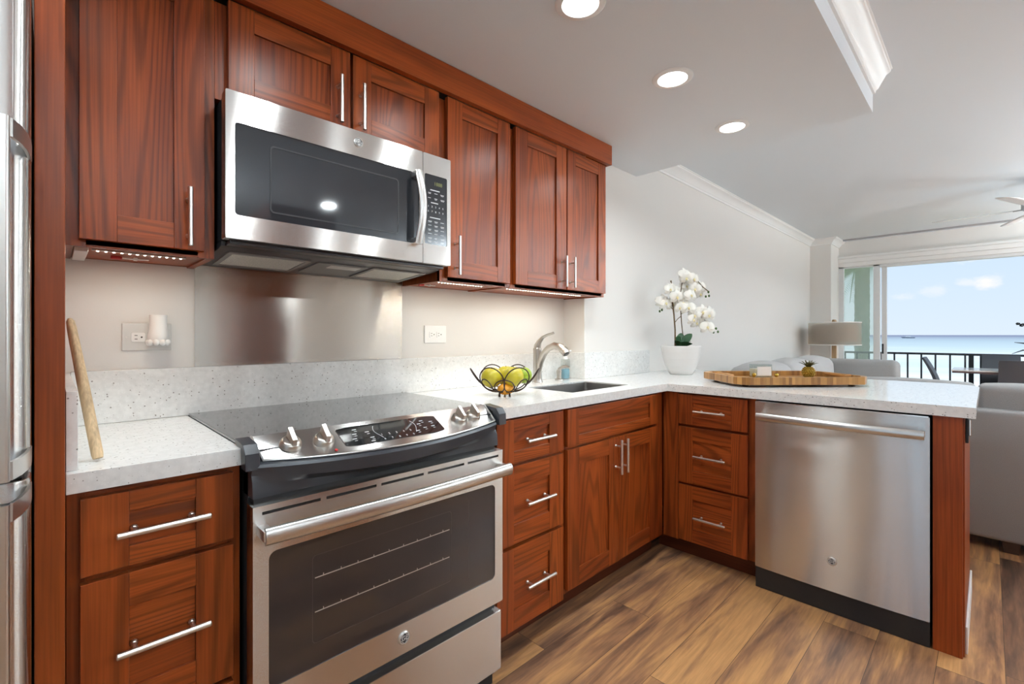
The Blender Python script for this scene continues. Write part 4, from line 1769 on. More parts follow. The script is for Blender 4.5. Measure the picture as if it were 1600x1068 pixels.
# bright rim round the panel
b = MB()
rim = [on_panel(k / 32, 1.0, 0.001) for k in range(33)] + [on_panel(1, 1 - k / 6, 0.001) for k in range(1, 7)]
rim = [on_panel(0, k / 6, 0.001) for k in range(6)] + rim
b.tube(rim, 0.0026, 8)
build('rim', b, 'steel_soft', cpn)
# display glass
b = MB()
s0, s1, t0, t1 = 0.265, 0.690, 0.16, 0.80
poly = rounded(s0, s1, t0, t1, 0.055, 4)
vb = [b.bm.verts.new(on_panel(a, c_, 0.0004)) for a, c_ in poly]
vt = [b.bm.verts.new(on_panel(a, c_, 0.0022)) for a, c_ in poly]
b.bm.faces.new(vt)
b.bm.faces.new(vb[::-1])
for i in range(len(poly)):
    b.bm.faces.new([vb[i], vb[(i + 1) % len(poly)], vt[(i + 1) % len(poly)], vt[i]])
bmesh.ops.recalc_face_normals(b.bm, faces=b.bm.faces)
dg_ = build('display_glass', b, 'blackglass', cpn)
b = MB()
rt = Vector((1, 0, 0))


def pbar(s_, t_, w_, h_=0.0030):
    p = on_panel(s_, t_, 0.0026)
    dn = (front(s_) - rear(s_)).normalized()
    b.quad([p, p + rt * w_, p + rt * w_ + dn * h_, p + dn * h_])


for s_, t_ in ((0.31, 0.42), (0.36, 0.40), (0.30, 0.58), (0.365, 0.60), (0.32, 0.27), (0.585, 0.40), (0.605, 0.30), (0.60, 0.56), (0.645, 0.38), (0.64, 0.55), (0.56, 0.62), (0.36, 0.72)):
    pbar(s_, t_, 0.012)
    pbar(s_ + 0.004, t_ + 0.07, 0.008, 0.0016)
for k in range(5):
    dn = (front(0.5) - rear(0.5)).normalized()
    for row, chars in enumerate(('12345', '67890')):
        s_ = 0.415 + 0.031 * k
        p = on_panel(s_, 0.57 + row * 0.15, 0.0026)
        merge_into(b, text_mesh(chars[k], 0.010, p, rt, -dn, 0.0002))
for sgn, sc in ((-1, 0.405), (1, 0.565)):
    b.tube([on_panel(sc + 0.010 * sgn * math.sin(k / 8 * PI * 1.3), 0.25 + 0.42 * k / 8, 0.0026) for k in range(9)], 0.0008, 5)
build('panel_print', b, 'print', dg_)
b = MB()
p = on_panel(0.225, 0.86, 0.0006)
n = (on_panel(0.225, 0.86, 0.002) - p)
b.tube([p, p + n], 0.004, 14)
build('hot_surface_lamp', b, 'red', cpn)
# knobs
kn = None
for s_ in (0.098, 0.205, 0.800, 0.885):
    c0 = on_panel(s_, 0.50, 0.0)
    nn = (on_panel(s_, 0.5, 1.0) - c0).normalized()
    dn = (front(s_) - rear(s_)).normalized()
    if kn is None:
        b = MB()
        b.tube([nn * 0.0005, nn * 0.004, nn * 0.010, nn * 0.0145, nn * 0.0165], [0.0255, 0.0255, 0.024, 0.0205, 0.0150], 28)
        # grip blade
        A = [nn * 0.012 + dn * -0.019, nn * 0.041 + dn * -0.020, nn * 0.030 + dn * 0.019, nn * 0.012 + dn * 0.021]
        for i, q in enumerate(A):
            pass
        v0 = [b.bm.verts.new(q + rt * 0.0060) for q in A]
        v1 = [b.bm.verts.new(q - rt * 0.0060) for q in A]
        fs = [b.bm.faces.new(v0), b.bm.faces.new(v1[::-1])]
        for i in range(4):
            fs.append(b.bm.faces.new([v0[i], v1[i], v1[(i + 1) % 4], v0[(i + 1) % 4]]))
        bmesh.ops.recalc_face_normals(b.bm, faces=fs)
        bmesh.ops.bevel(b.bm, geom=list({e for f_ in fs for e in f_.edges}), offset=0.002, segments=2, profile=0.5, affect='EDGES')
        kn = k_ = build('knob', b, 'faucet', rg, local=True)
    else:
        k_ = kn.copy()
        COL.objects.link(k_)
        k_.parent = rg
    k_.location = c0 - Vector((0.70, 1.5, 0))
# dark apron under the panel, bowed, and the end caps
b = MB()
nu = 32
secs = []
for k in range(nu + 1):
    s_ = k / nu
    fr_ = front(s_) + Vector((0, 0, -0.0035))
    bow = 1 - (2 * s_ - 1) ** 2
    x = 0.322 + (1.074 - 0.322) * s_
    prof = [Vector((x, 1.235, 0.900)), Vector((x, fr_.y - 0.006, fr_.z - 0.001)), Vector((x, fr_.y - 0.009, fr_.z - 0.008)), Vector((x, fr_.y - 0.004, fr_.z - 0.026 - 0.014 * bow)),
            Vector((x, 1.166 - 0.012 * bow, fr_.z - 0.042 - 0.012 * bow)), Vector((x, 1.163, 0.803)), Vector((x, 1.235, 0.803))]
    secs.append([b.bm.verts.new(p) for p in prof])
for k in range(nu):
    for j in range(len(secs[0])):
        j2 = (j + 1) % len(secs[0])
        b.bm.faces.new([secs[k][j], secs[k + 1][j], secs[k + 1][j2], secs[k][j2]])
b.bm.faces.new(secs[0][::-1])
b.bm.faces.new(secs[-1])
bmesh.ops.recalc_face_normals(b.bm, faces=b.bm.faces)
build('apron', b, 'slate', rg, angle=28)
for x0, x1 in ((0.3075, 0.338), (1.0845, 1.1175)):
    b = MB()
    b.prism([(1.166, 0.868), (1.168, 0.905), (1.185, 0.924), (1.25, 0.930), (1.25, 0.918), (1.2, 0.916), (1.2, 0.868)], x0, x1, 'x', bev=0.002)
    build('end_cap', b, 'slate', rg)

# ------------------------------------------------------------------ wooden dowel leaning in the left corner
a, c_ = Vector((0.0665, 1.286, CT + 0.006)), Vector((0.0262, 1.392, 1.210))
b = MB()
b.tube([a, a + (c_ - a) * 0.03, a + (c_ - a) * 0.5, a + (c_ - a) * 0.93, a + (c_ - a) * 0.98, c_], [0.0085, 0.0100, 0.0098, 0.0082, 0.007, 0.004], 20)
tag(build('wooden_dowel', b, 'palewood'), 'pale wooden rolling pin leaning against the tall panel on the left counter', 'rolling pin')

# ------------------------------------------------------------------ fruit bowl
FBX, FBY = 1.388, 1.459
fb = thing('fruit_bowl', 'bronze wire fruit bowl of looped petals on the counter', 'bowl', (FBX, FBY, CT))
b = MB()
ring = [(0.046 * math.cos(2 * PI * k / 28), 0.046 * math.sin(2 * PI * k / 28), 0.020) for k in range(28)]
b.tube(ring, 0.0028, 8, closed=True)
build('base_ring', b, 'wire', fb, local=True)


def petal_loop(phi, r0, r1, z0, z1, w, bulge=0.85):
    pts_ = []
    for k in range(36):
        th = 2 * PI * k / 36
        q = (1 - math.cos(th)) / 2
        r_ = r0 + (r1 - r0) * q ** bulge
        z_ = z0 + (z1 - z0) * q ** 1.25
        wv = w * math.sin(th) * (0.75 + 0.25 * q)
        pts_.append((r_ * math.cos(phi) - wv * math.sin(phi), r_ * math.sin(phi) + wv * math.cos(phi), z_))
    return pts_


VIEW = YAW - PI / 2     # direction of the picture's right, seen from above
for k in (1, 2, 4, 5):
    b = MB()
    phi = VIEW + k * PI / 3
    b.tube(petal_loop(phi, 0.046, 0.120, 0.020, 0.126, 0.066, 0.5), 0.0026, 8, closed=True)
    build('petal_loop', b, 'wire', fb, local=True)
for k in range(6):
    b = MB()
    b.tube(petal_loop(VIEW + PI / 6 + k * PI / 3, 0.050, 0.098, 0.020, 0.074, 0.046, 0.6), 0.0024, 8, closed=True)
    build('lower_petal_loop', b, 'wire', fb, local=True)
for phi in (VIEW, VIEW + PI):
    b = MB()
    b.tube(petal_loop(phi, 0.088, 0.148, 0.046, 0.116, 0.020), 0.0026, 8, closed=True)
    build('handle_loop', b, 'wire', fb, local=True)
for k in range(3):
    a_ = VIEW - PI / 2 + (k - 0.5) * 2 * PI / 3 * (0.45 if k < 2 else 1.0) if k < 2 else VIEW + PI / 2
    b = MB()
    p = (0.046 * math.cos(a_), 0.046 * math.sin(a_))
    b.tube([(p[0], p[1], 0.020), (p[0] * 1.04, p[1] * 1.04, 0.006), (p[0] * 1.05, p[1] * 1.05, 0.0005)], [0.0035, 0.0045, 0.005], 10)
    build('foot', b, 'wire', fb, local=True)
rv = Vector((math.cos(VIEW), math.sin(VIEW), 0))
fv = Vector((math.cos(VIEW + PI / 2), math.sin(VIEW + PI / 2), 0))
for (r_, f_, z_, rad, mt, lab, nm, cat) in (
        (-0.056, -0.002, 0.078, (0.047, 0.046, 0.044), 'lime', 'yellow green fruit at the left side of the wire bowl', 'lime', 'fruit'),
        (0.004, 0.058, 0.080, (0.045, 0.045, 0.044), 'lime', 'yellow green fruit at the back middle of the wire bowl', 'lime', 'fruit'),
        (0.037, -0.022, 0.084, (0.044, 0.043, 0.043), 'lime', 'yellow green fruit in the middle of the wire bowl to the right of the dip', 'lime', 'fruit'),
        (0.082, 0.038, 0.084, (0.036, 0.036, 0.036), 'lime_green', 'greenest fruit at the right edge of the wire bowl', 'lime', 'fruit'),
        (0.004, -0.024, 0.030, (0.036, 0.034, 0.024), 'orange', 'orange fruit at the bottom of the wire bowl', 'orange', 'fruit')):
    cpos = Vector((FBX, FBY, CT)) + rv * r_ + fv * f_ + Vector((0, 0, z_))
    t_ = thing(nm, lab, cat, cpos, group='fruit in the wire bowl')
    b = MB()
    b.ball((0, 0, 0), rad[0], rad[1], rad[2], 28, 18)
    for vv_ in b.bm.verts:
        h_ = math.hypot(vv_.co.x, vv_.co.y) / rad[0]
        if vv_.co.z > 0:
            vv_.co.z -= 0.007 * math.exp(-(h_ * 4) ** 2)
        vv_.co *= 1 + 0.015 * math.sin(5 * math.atan2(vv_.co.y, vv_.co.x))
    build('skin', b, mt, t_, local=True, angle=80)
    b = MB()
    b.tube([(0, 0, rad[2] - 0.010), (0.001, 0.001, rad[2] - 0.001)], [0.0016, 0.0022], 8)
    build('stalk', b, 'stem', t_, local=True)

# ------------------------------------------------------------------ orchid
OX, OY = 2.985, 1.436
orc = thing('potted_orchid', 'white moth orchid in a white ceramic pot on the peninsula corner', 'plant', (OX, OY, CT))
b = MB()
prof = [(0.068, 0.0), (0.072, 0.002), (0.082, 0.02), (0.100, 0.06), (0.114, 0.105), (0.122, 0.150), (0.126, 0.186), (0.125, 0.189), (0.120, 0.188), (0.117, 0.170), (0.10, 0.16), (0.0005, 0.158)]
fine_ = []
for i in range(len(prof) - 1):
    n_ = 12 if i in (2, 3, 4, 5) else 1
    for k in range(n_):
        s_ = k / n_
        fine_.append((prof[i][0] * (1 - s_) + prof[i + 1][0] * s_, prof[i][1] * (1 - s_) + prof[i + 1][1] * s_))
fine_.append(prof[-1])
b.lathe(fine_, (0, 0, 0), 96)
b.bm.normal_update()
for v_ in b.bm.verts:
    if 0.022 < v_.co.z < 0.183 and v_.co.xy.length > 0.08:
        a_ = math.atan2(v_.co.y, v_.co.x)
        row = round(v_.co.z / 0.0105)
        v_.co += Vector((math.cos(a_), math.sin(a_), 0)) * 0.0018 * max(0, math.cos(48 * a_ + row * PI)) * (0.5 + 0.5 * math.cos(2 * PI * v_.co.z / 0.0105))
build('pot', b, 'pot', orc, local=True, angle=80)
b = MB()
b.lathe([(0.0005, 0.168), (0.116, 0.168), (0.116, 0.160)], (0, 0, 0), 24, closed_ends=False)
build('soil', b, 'brownfoot', orc, local=True)
PXM = 0.004263   # metres per photo pixel at the plant


def oloc(px, py, dep=0.0):
    return rv * ((px - 1064) * PXM) + fv * dep + Vector((0, 0, HCAM - (py - 523) * PXM - CT))


def leaf(mb, base, tip, wide, droop, side):
    base, tip = Vector(base), Vector(tip)
    d_ = tip - base
    sd_ = Vector(side).normalized()

    def fn(u, v_):
        w_ = wide * math.sin(PI * min(1, 0.12 + 0.88 * u)) ** 0.7 if u < 1 else 0.0005
        c0_ = base + d_ * u + Vector((0, 0, droop * math.sin(PI * u)))
        q = (v_ - 0.5) * 2
        return c0_ + sd_ * q * w_ + Vector((0, 0, 0.25 * w_ * q * q))
    mb.grid(fn, 10, 6)


for (x0, y0, x1, y1, dep, wd) in ((1066, 541, 1081, 521, 0.0, 0.026), (1062, 541, 1066, 520, 0.02, 0.026), (1059, 541, 1060, 524, -0.01, 0.022), (1058, 539, 1074, 533, -0.06, 0.018), (1062, 541, 1053, 531, -0.04, 0.020), (1066, 541, 1077, 536, -0.05, 0.022)):
    b = MB()
    leaf(b, oloc(x0, y0), oloc(x1, y1, dep), wd, 0.006, rv * 0.85 - fv * 0.25 + Vector((0, 0, -0.45 if x1 > 1076 else 0.0)))
    lo_ = build('leaf', b, 'leaf', orc, local=True)
    sol = lo_.modifiers.new('thickness', 'SOLIDIFY')
    sol.thickness = 0.002
stems = [
    ([(1055, 542), (1055, 515), (1053, 490), (1050, 465), (1049, 445), (1048.5, 438)], 0.0052),
    ([(1067, 522), (1065, 505), (1064, 488), (1063, 460), (1066, 440), (1076, 431), (1088, 436), (1098, 448), (1107, 455)], 0.0034),
    ([(1055, 503), (1059, 498), (1064, 494)], 0.0022),
    ([(1053, 485), (1045, 476), (1038, 478), (1033, 484)], 0.0022),
    ([(1065, 490), (1078, 486), (1092, 492), (1104, 502), (1110, 506), (1117, 513)], 0.0024),
    ([(1110, 506), (1108, 512)], 0.0014),
]
for pts_, r_ in stems:
    b = MB()
    b.tube([oloc(px, py, 0.0) for px, py in pts_], r_, 8)
    build('stem', b, 'stem', orc, local=True)
for px, py in ((1107, 456), (1103, 463), (1108, 462), (1032, 480), (1034.5, 484), (1031, 486), (1119, 513), (1115, 519), (1122, 518)):
    b = MB()
    b.ball(oloc(px, py, 0), 0.0068, 0.0068, 0.0085, 10, 8)
    build('bud', b, 'bud', orc, local=True)


def flower_mesh():
    b_ = MB()

    def pet(ang, length, wide, mi=0, lift=0.006):
        ca, sa = math.cos(ang), math.sin(ang)

        def fn(u, v_):
            q = (v_ - 0.5) * 2
            w_ = wide * math.sin(PI * (0.06 + 0.90 * u)) ** 0.6
            y_ = length * u
            x_ = q * w_
            z_ = lift * math.sin(PI * u) - 0.25 * abs(q) * w_ * 0.5 - 0.010 * u * u
            return Vector((x_ * ca - y_ * sa, x_ * sa + y_ * ca, z_))
        b_.grid(fn, 7, 6, mi)
    for a_ in (0, 125, -125):
        pet(math.radians(a_), 0.036, 0.013)
    for a_ in (72, -72):
        pet(math.radians(a_), 0.037, 0.021, lift=0.010)
    b_.ball((0, -0.004, 0.007), 0.006, 0.008, 0.006, 10, 8, 1)
    b_.ball((0.005, -0.009, 0.006), 0.004, 0.005, 0.003, 8, 6, 0)
    b_.ball((-0.005, -0.009, 0.006), 0.004, 0.005, 0.003, 8, 6, 0)
    return b_


FL = [(115, 320), (85, 300), (172, 185), (140, 195), (190, 325), (238, 362), (298, 88), (290, 60), (375, 95), (322, 160), (380, 188), (440, 165), (452, 228), (270, 245), (332, 250), (312, 365), (370, 432), (420, 470),
      (440, 400), (500, 430), (545, 415), (490, 540), (352, 470), (230, 215), (205, 265), (270, 320), (400, 500), (345, 75)]
first = None
rg_ = random.Random(11)
for i, (a_, c2_) in enumerate(FL):
    px, py = a_ / 5.933 + 1020, c2_ / 5.933 + 420
    loc = oloc(px, py, rg_.uniform(-0.045, 0.03))
    if first is None:
        first = o = build('blossom', flower_mesh(), ['petal', 'lip'], orc, local=True, angle=80)
        so = o.modifiers.new('thickness', 'SOLIDIFY')
        so.thickness = 0.0008
    else:
        o = first.copy()
        COL.objects.link(o)
        o.parent = orc
    face = (-fv + rv * rg_.uniform(-0.7, 0.8) + Vector((0, 0, rg_.uniform(-0.35, 0.3)))).normalized()
    q = face.to_track_quat('Z', 'Y')
    o.rotation_mode = 'QUATERNION'
    o.rotation_quaternion = q
    s_ = rg_.uniform(1.15, 1.5)
    o.scale = (s_, s_, s_)
    o.location = loc

# ------------------------------------------------------------------ tray and what is on it
TA, TB = Vector((2.384, 0.882)), Vector((2.880, 0.436))
tx = (TB - TA).normalized()
ty = Vector((-tx.y, tx.x))
TLn, TWd = (TB - TA).length + 0.03, 0.44
tc_ = (TA + TB) / 2 + ty * TWd / 2 + tx * 0.048
tang = math.atan2(tx.y, tx.x)
tr = thing('serving_tray', 'bamboo block serving tray with cut corners set diagonally on the peninsula', 'tray', (tc_.x, tc_.y, CT), tang)


def octo(l, w_, c_):
    return [(-l + c_, -w_), (l - c_, -w_), (l, -w_ + c_), (l, w_ - c_), (l - c_, w_), (-l + c_, w_), (-l, w_ - c_), (-l, -w_ + c_)]


hl, hw = TLn / 2, TWd / 2
b = MB()
b.ring_prism(octo(hl, hw, 0.055), octo(hl - 0.020, hw - 0.020, 0.048), 0.012, 0.050, 'z')
bmesh.ops.bevel(b.bm, geom=[e for e in b.bm.edges if len(e.link_faces) == 2 and e.calc_face_angle() > 0.5], offset=0.003, segments=2, profile=0.5, affect='EDGES')
build('rim', b, 'bamboo', tr, local=True)
b = MB()
b.prism(octo(hl - 0.018, hw - 0.018, 0.047), 0.013, 0.022, 'z')
build('board', b, 'tray_in', tr, local=True)
for sx in (-1, 1):
    b = MB()
    xx = sx * (hl - 0.042)
    b.tube([(xx + sx * 0.02, -0.085, 0.043), (xx, -0.075, 0.045), (xx - sx * 0.006, 0.0, 0.046), (xx, 0.075, 0.045), (xx + sx * 0.02, 0.085, 0.043)], 0.0095, 12)
    build('grip', b, 'tray_in', tr, local=True)
for sx in (-1, 1):
    for sy in (-1, 1):
        b = MB()
        b.lathe([(0.014, 0.0), (0.016, 0.003), (0.016, 0.012)], (sx * (hl - 0.07), sy * (hw - 0.07), 0.0005), 16)
        build('foot', b, 'brownfoot', tr, local=True)


def on_tray(lx, ly):
    p = tc_ + tx * lx + ty * ly
    return (p.x, p.y, CT + 0.0225)


cl = on_tray(-0.04, 0.12)
cd = thing('glass_candle', 'square glass candle with a pale label standing on the tray', 'candle', cl, tang)
b = MB()
b.ring_prism(rounded(-0.052, 0.052, -0.034, 0.034, 0.010), rounded(-0.049, 0.049, -0.031, 0.031, 0.008), 0.0, 0.072, 'z')
b.box(-0.049, 0.049, -0.031, 0.031, 0.0, 0.004)
build('jar', b, 'clear', cd, local=True)
b = MB()
b.prism(rounded(-0.0485, 0.0485, -0.0305, 0.0305, 0.008), 0.0045, 0.046, 'z')
build('wax', b, 'wax', cd, local=True)
b = MB()
b.box(-0.040, 0.040, -0.0355, -0.0345, 0.010, 0.060)
build('label', b, 'rim', cd, local=True)
pl_ = on_tray(0.215, 0.085)
pa = thing('pineapple_ornament', 'small gilded pineapple ornament on the tray', 'ornament', pl_, tang)
b = MB()
for k in range(9):
    for j in range(14):
        th = (k + 0.5) / 9 * PI
        a_ = 2 * PI * (j + 0.5 * (k % 2)) / 14
        r_ = 0.0345 * math.sin(th) ** 0.75
        z_ = 0.034 - 0.034 * math.cos(th)
        if r_ > 0.012:
            b.ball((r_ * math.cos(a_), r_ * math.sin(a_), z_), 0.0062, 0.0062, 0.0055, 8, 6)
b.ball((0, 0, 0.034), 0.0345, 0.0345, 0.034, 20, 12)
build('fruit', b, 'gold', pa, local=True)
b = MB()
rg_ = random.Random(5)
for ring_, n_, ln, out_ in ((0, 8, 0.038, 0.036), (1, 7, 0.042, 0.024), (2, 5, 0.044, 0.010)):
    for j in range(n_):
        a_ = 2 * PI * j / n_ + ring_ * 0.4
        dr_ = Vector((math.cos(a_), math.sin(a_), 0))
        sd_ = Vector((-math.sin(a_), math.cos(a_), 0))

        def fn(u, v_):
            q = (v_ - 0.5) * 2
            w_ = 0.0062 * (1 - u) ** 0.7
            return Vector((0, 0, 0.064)) + dr_ * (0.004 + out_ * u ** 1.5) + Vector((0, 0, ln * (u - 0.25 * u * u * (out_ / 0.03)))) + sd_ * q * w_ + dr_ * 0.003 * q * q
        b.grid(fn, 6, 2)
co = build('crown', b, 'goldgreen', pa, local=True)
so = co.modifiers.new('thickness', 'SOLIDIFY')
so.thickness = 0.0012
pa.scale = (0.86, 0.86, 0.86)
co.scale = (1.3, 1.3, 1.15)
co.location = (0, 0, -0.009)
for lab, lx, ly in (('copper bead knob on the tray in front of the candle at left', -0.17, -0.04), ('copper bead knob on the tray in front of the candle at right', -0.06, -0.06)):
    p = on_tray(lx, ly)
    b = MB()
    b.lathe([(0.006, 0), (0.008, 0.004), (0.005, 0.012), (0.009, 0.020), (0.011, 0.026), (0.008, 0.033), (0.002, 0.036)], (0, 0, 0), 16)
    o = build('copper_knob', b, 'orange' if False else 'gold')
    o.location = p
    tag(o, lab, 'ornament', 'copper knobs on the tray')


# ------------------------------------------------------------------ sectional sofa
sf = thing('sectional_sofa', 'grey linen sectional sofa with loose back cushions behind the peninsula', 'sofa', (4.2, 0.6, 0))


def soft_box(name, x0, x1, y0, y1, z0, z1, mat, bev=0.04, puff=0.0, parent=sf):
    b_ = MB()
    b_.box(x0, x1, y0, y1, z0, z1, 0, bev, 3)
    if puff:
        cx_, cy_, cz_ = (x0 + x1) / 2, (y0 + y1) / 2, (z0 + z1) / 2
        bmesh.ops.subdivide_edges(b_.bm, edges=[e for e in b_.bm.edges if e.calc_length() > 0.1], cuts=5, use_grid_fill=True)
        for v_ in b_.bm.verts:
            u = [(v_.co.x - cx_) / (x1 - x0) * 2, (v_.co.y - cy_) / (y1 - y0) * 2, (v_.co.z - cz_) / (z1 - z0) * 2]
            k = [max(0, 1 - abs(a_) ** 2.2) for a_ in u]
            v_.co.x += puff * u[0] * k[1] * k[2]
            v_.co.y += puff * u[1] * k[0] * k[2]
            v_.co.z += puff * u[2] * k[0] * k[1]
    return build(name, b_, mat, parent, angle=80)


# return along the peninsula: back towards the kitchen
soft_box('back_frame', 3.645, 3.84, -1.05, 1.55, 0.06, 0.766, 'sofa', 0.025)
soft_box('seat_base', 3.84, 4.62, -1.05, 0.70, 0.06, 0.30, 'sofa', 0.03)
for y0, y1 in ((-0.98, -0.35), (-0.34, 0.045), (0.055, 0.67), (0.68, 1.28)):
    soft_box('back_cushion', 3.74, 3.99, y0, y1, 0.48, 0.888, 'sofa', 0.03, 0.015)
for y0, y1 in ((-1.0, -0.15), (-0.14, 0.70)):
    soft_box('seat_cushion', 3.95, 4.64, y0, y1, 0.29, 0.47, 'sofa', 0.04, 0.02)
# long section on the wall
soft_box('back_frame', 3.85, 6.32, 1.46, JOG - 0.02, 0.06, 0.78, 'sofa', 0.03)
soft_box('seat_base', 3.85, 6.32, 0.70, 1.46, 0.06, 0.30, 'sofa', 0.03)
for x0, x1 in ((3.95, 4.70), (4.71, 5.48), (5.49, 6.27)):
    soft_box('back_cushion', x0, x1, 1.22, 1.50, 0.46, 0.91, 'cushion', 0.06, 0.045)
    soft_box('seat_cushion', x0, x1, 0.70, 1.30, 0.29, 0.47, 'sofa', 0.04, 0.02)
soft_box('arm', 6.32, 6.52, 0.66, JOG - 0.02, 0.06, 0.905, 'sofa', 0.06)
for x, y in ((3.70, -0.085), (3.70, 1.4), (6.45, 0.75), (4.55, -0.9), (6.45, 1.55), (3.70, -0.98)):
    b = MB()
    b.tube([(x, y, 0.0), (x, y, 0.062)], [0.040, 0.050], 4)
    build('foot', b, 'brownfoot', sf, angle=20)

# end table and lamp behind the far arm
et = thing('end_table', 'small wooden end table behind the far arm of the sofa', 'table', (6.86, 1.28, 0))
b = MB()
b.box(6.62, 7.10, 1.03, 1.53, 0.55, 0.58, bev=0.004)
build('tabletop', b, 'brownfoot', et)
for x in (6.65, 7.07):
    for y in (1.06, 1.50):
        b = MB()
        b.box(x - 0.018, x + 0.018, y - 0.018, y + 0.018, 0, 0.55)
        build('leg', b, 'brownfoot', et)
lm = thing('table_lamp', 'table lamp with a taupe double drum shade and tan wooden stem', 'lamp', (6.85, 1.33, 0.58))
LX, LY = 6.85, 1.33
b = MB()
b.lathe([(0.09, 0), (0.09, 0.02), (0.03, 0.03)], (LX, LY, 0.58), 24)
build('base', b, 'tanwood', lm)
b = MB()
b.box(LX - 0.024, LX + 0.024, LY - 0.024, LY + 0.024, 0.605, 1.10, bev=0.004)
build('stem', b, 'tanwood', lm)
b = MB()
b.lathe([(0.235, 1.085), (0.235, 1.30)], (LX, LY, 0), 48, closed_ends=False)
b.lathe([(0.232, 1.30), (0.232, 1.085)], (LX, LY, 0), 48, closed_ends=False)
sh = build('lamp_shade', b, 'shade_in', lm)
b = MB()
b.lathe([(0.270, 1.055), (0.270, 1.325)], (LX, LY, 0), 48, closed_ends=False)
build('sheer_cover', b, 'haze', sh)
b = MB()
for z in (1.055, 1.325):
    b.tube([(LX + 0.270 * math.cos(2 * PI * k / 48), LY + 0.270 * math.sin(2 * PI * k / 48), z) for k in range(48)], 0.006, 6, closed=True)
build('rim', b, 'rim', sh)
b = MB()
b.tube([(LX, LY, 1.10), (LX, LY, 1.335)], 0.006, 8)
b.lathe([(0.028, 1.325), (0.026, 1.345), (0.02, 1.362), (0.004, 1.365)], (LX, LY, 0), 16)
build('finial', b, 'tanwood', lm)

# ------------------------------------------------------------------ ceiling fan
FX, FY, FZ = 5.68, -0.31, 2.20
fan = thing('ceiling_fan', 'white and silver five blade ceiling fan at the right edge of the living room ceiling', 'fan', (FX, FY, FZ))
b = MB()
b.lathe([(0.065, 0.24), (0.07, 0.225), (0.055, 0.19), (0.014, 0.18), (0.014, 0.09)], (0, 0, 0), 28)
build('canopy', b, 'silver', fan, local=True)
b = MB()
b.lathe([(0.03, 0.10), (0.10, 0.085), (0.125, 0.05), (0.125, 0.005), (0.10, -0.02), (0.05, -0.03)], (0, 0, 0), 32)
build('motor', b, 'silver', fan, local=True)
b = MB()
b.lathe([(0.06, -0.03), (0.105, -0.045), (0.11, -0.07), (0.09, -0.10), (0.05, -0.118), (0.001, -0.122)], (0, 0, 0), 32)
build('light_bowl', b, 'fanwhite', fan, local=True)
for k in range(5):
    a_ = math.radians(88 + 72 * k)
    dr_ = Vector((math.cos(a_), math.sin(a_), 0))
    sd_ = Vector((-math.sin(a_), math.cos(a_), 0))
    b = MB()
    til = math.radians(-13)

    def fn(u, v_):
        q = (v_ - 0.5) * 2
        w_ = 0.045 + 0.022 * math.sin(PI * min(1, u * 0.62 + 0.1)) if u < 0.98 else 0.035
        return dr_ * (0.17 + 0.50 * u) + sd_ * q * w_ * math.cos(til) + Vector((0, 0, q * w_ * math.sin(til) + 0.0))
    b.grid(fn, 16, 4)
    bl = build('blade', b, 'fanwhite', fan, local=True)
    so = bl.modifiers.new('thickness', 'SOLIDIFY')
    so.thickness = 0.007
    b = MB()
    b.tube([dr_ * 0.10 + Vector((0, 0, 0.0)), dr_ * 0.20 + Vector((0, 0, -0.004)), dr_ * 0.27 + Vector((0, 0, -0.006))], 1.0, 8, flat=(0.004, 0.020, (0, 0, 1)))
    build('blade_iron', b, 'silver', bl, local=True)


# ------------------------------------------------------------------ recessed lights
def downlight(x, y, z, watt, label, group, visible_parts=True, spread=150):
    t_ = thing('recessed_light', label, 'ceiling light', (x, y, z), group=group)
    b_ = MB()
    b_.lathe([(0.058, -0.001), (0.060, -0.006), (0.076, -0.0055), (0.082, -0.0015), (0.082, 0.0)], (0, 0, 0), 40, closed_ends=False)
    build('trim_ring', b_, 'trim', t_, local=True)
    b_ = MB()
    b_.lathe([(0.0005, -0.0040), (0.0585, -0.0040), (0.0585, -0.0005)], (0, 0, 0), 40, closed_ends=False)
    build('lens', b_, 'lamp_on', t_, local=True)
    la = bpy.data.lights.new('downlight', 'AREA')
    la.shape = 'DISK'
    la.size = 0.11
    la.color = (0.88, 0.965, 1.0)
    la.energy = watt
    la.spread = math.radians(spread)
    lo_ = bpy.data.objects.new('downlight', la)
    COL.objects.link(lo_)
    lo_.parent = t_
    lo_.location = (0, 0, -0.0065)
    return t_


for lab, x in (('recessed light in the kitchen soffit nearest the camera, cut by the top of the picture', 1.224), ('middle one of the three recessed lights in the kitchen soffit', 1.857), ('farthest recessed light in the kitchen soffit, above the peninsula', 2.508)):
    downlight(x, 0.93, SOF, DOWN_W, lab, 'recessed kitchen lights')
for x in (0.592, -0.04):
    downlight(x, 0.93, SOF, DOWN_W, 'recessed light of the kitchen soffit row, above and behind the camera', 'recessed kitchen lights out of view')
for x, y, k_ in ((1.92, -1.6, 1), (4.7, -1.2, 1), (4.7, -2.2, 1), (6.4, -1.6, 1)):  # added as unseen fill; only the first follows a reflection in the microwave
    downlight(x, y, CEI, ROOM_W * k_, 'recessed light in the living room ceiling, out of view, in a mostly added fill set', 'living room lights out of view, most added as fill', spread=170)

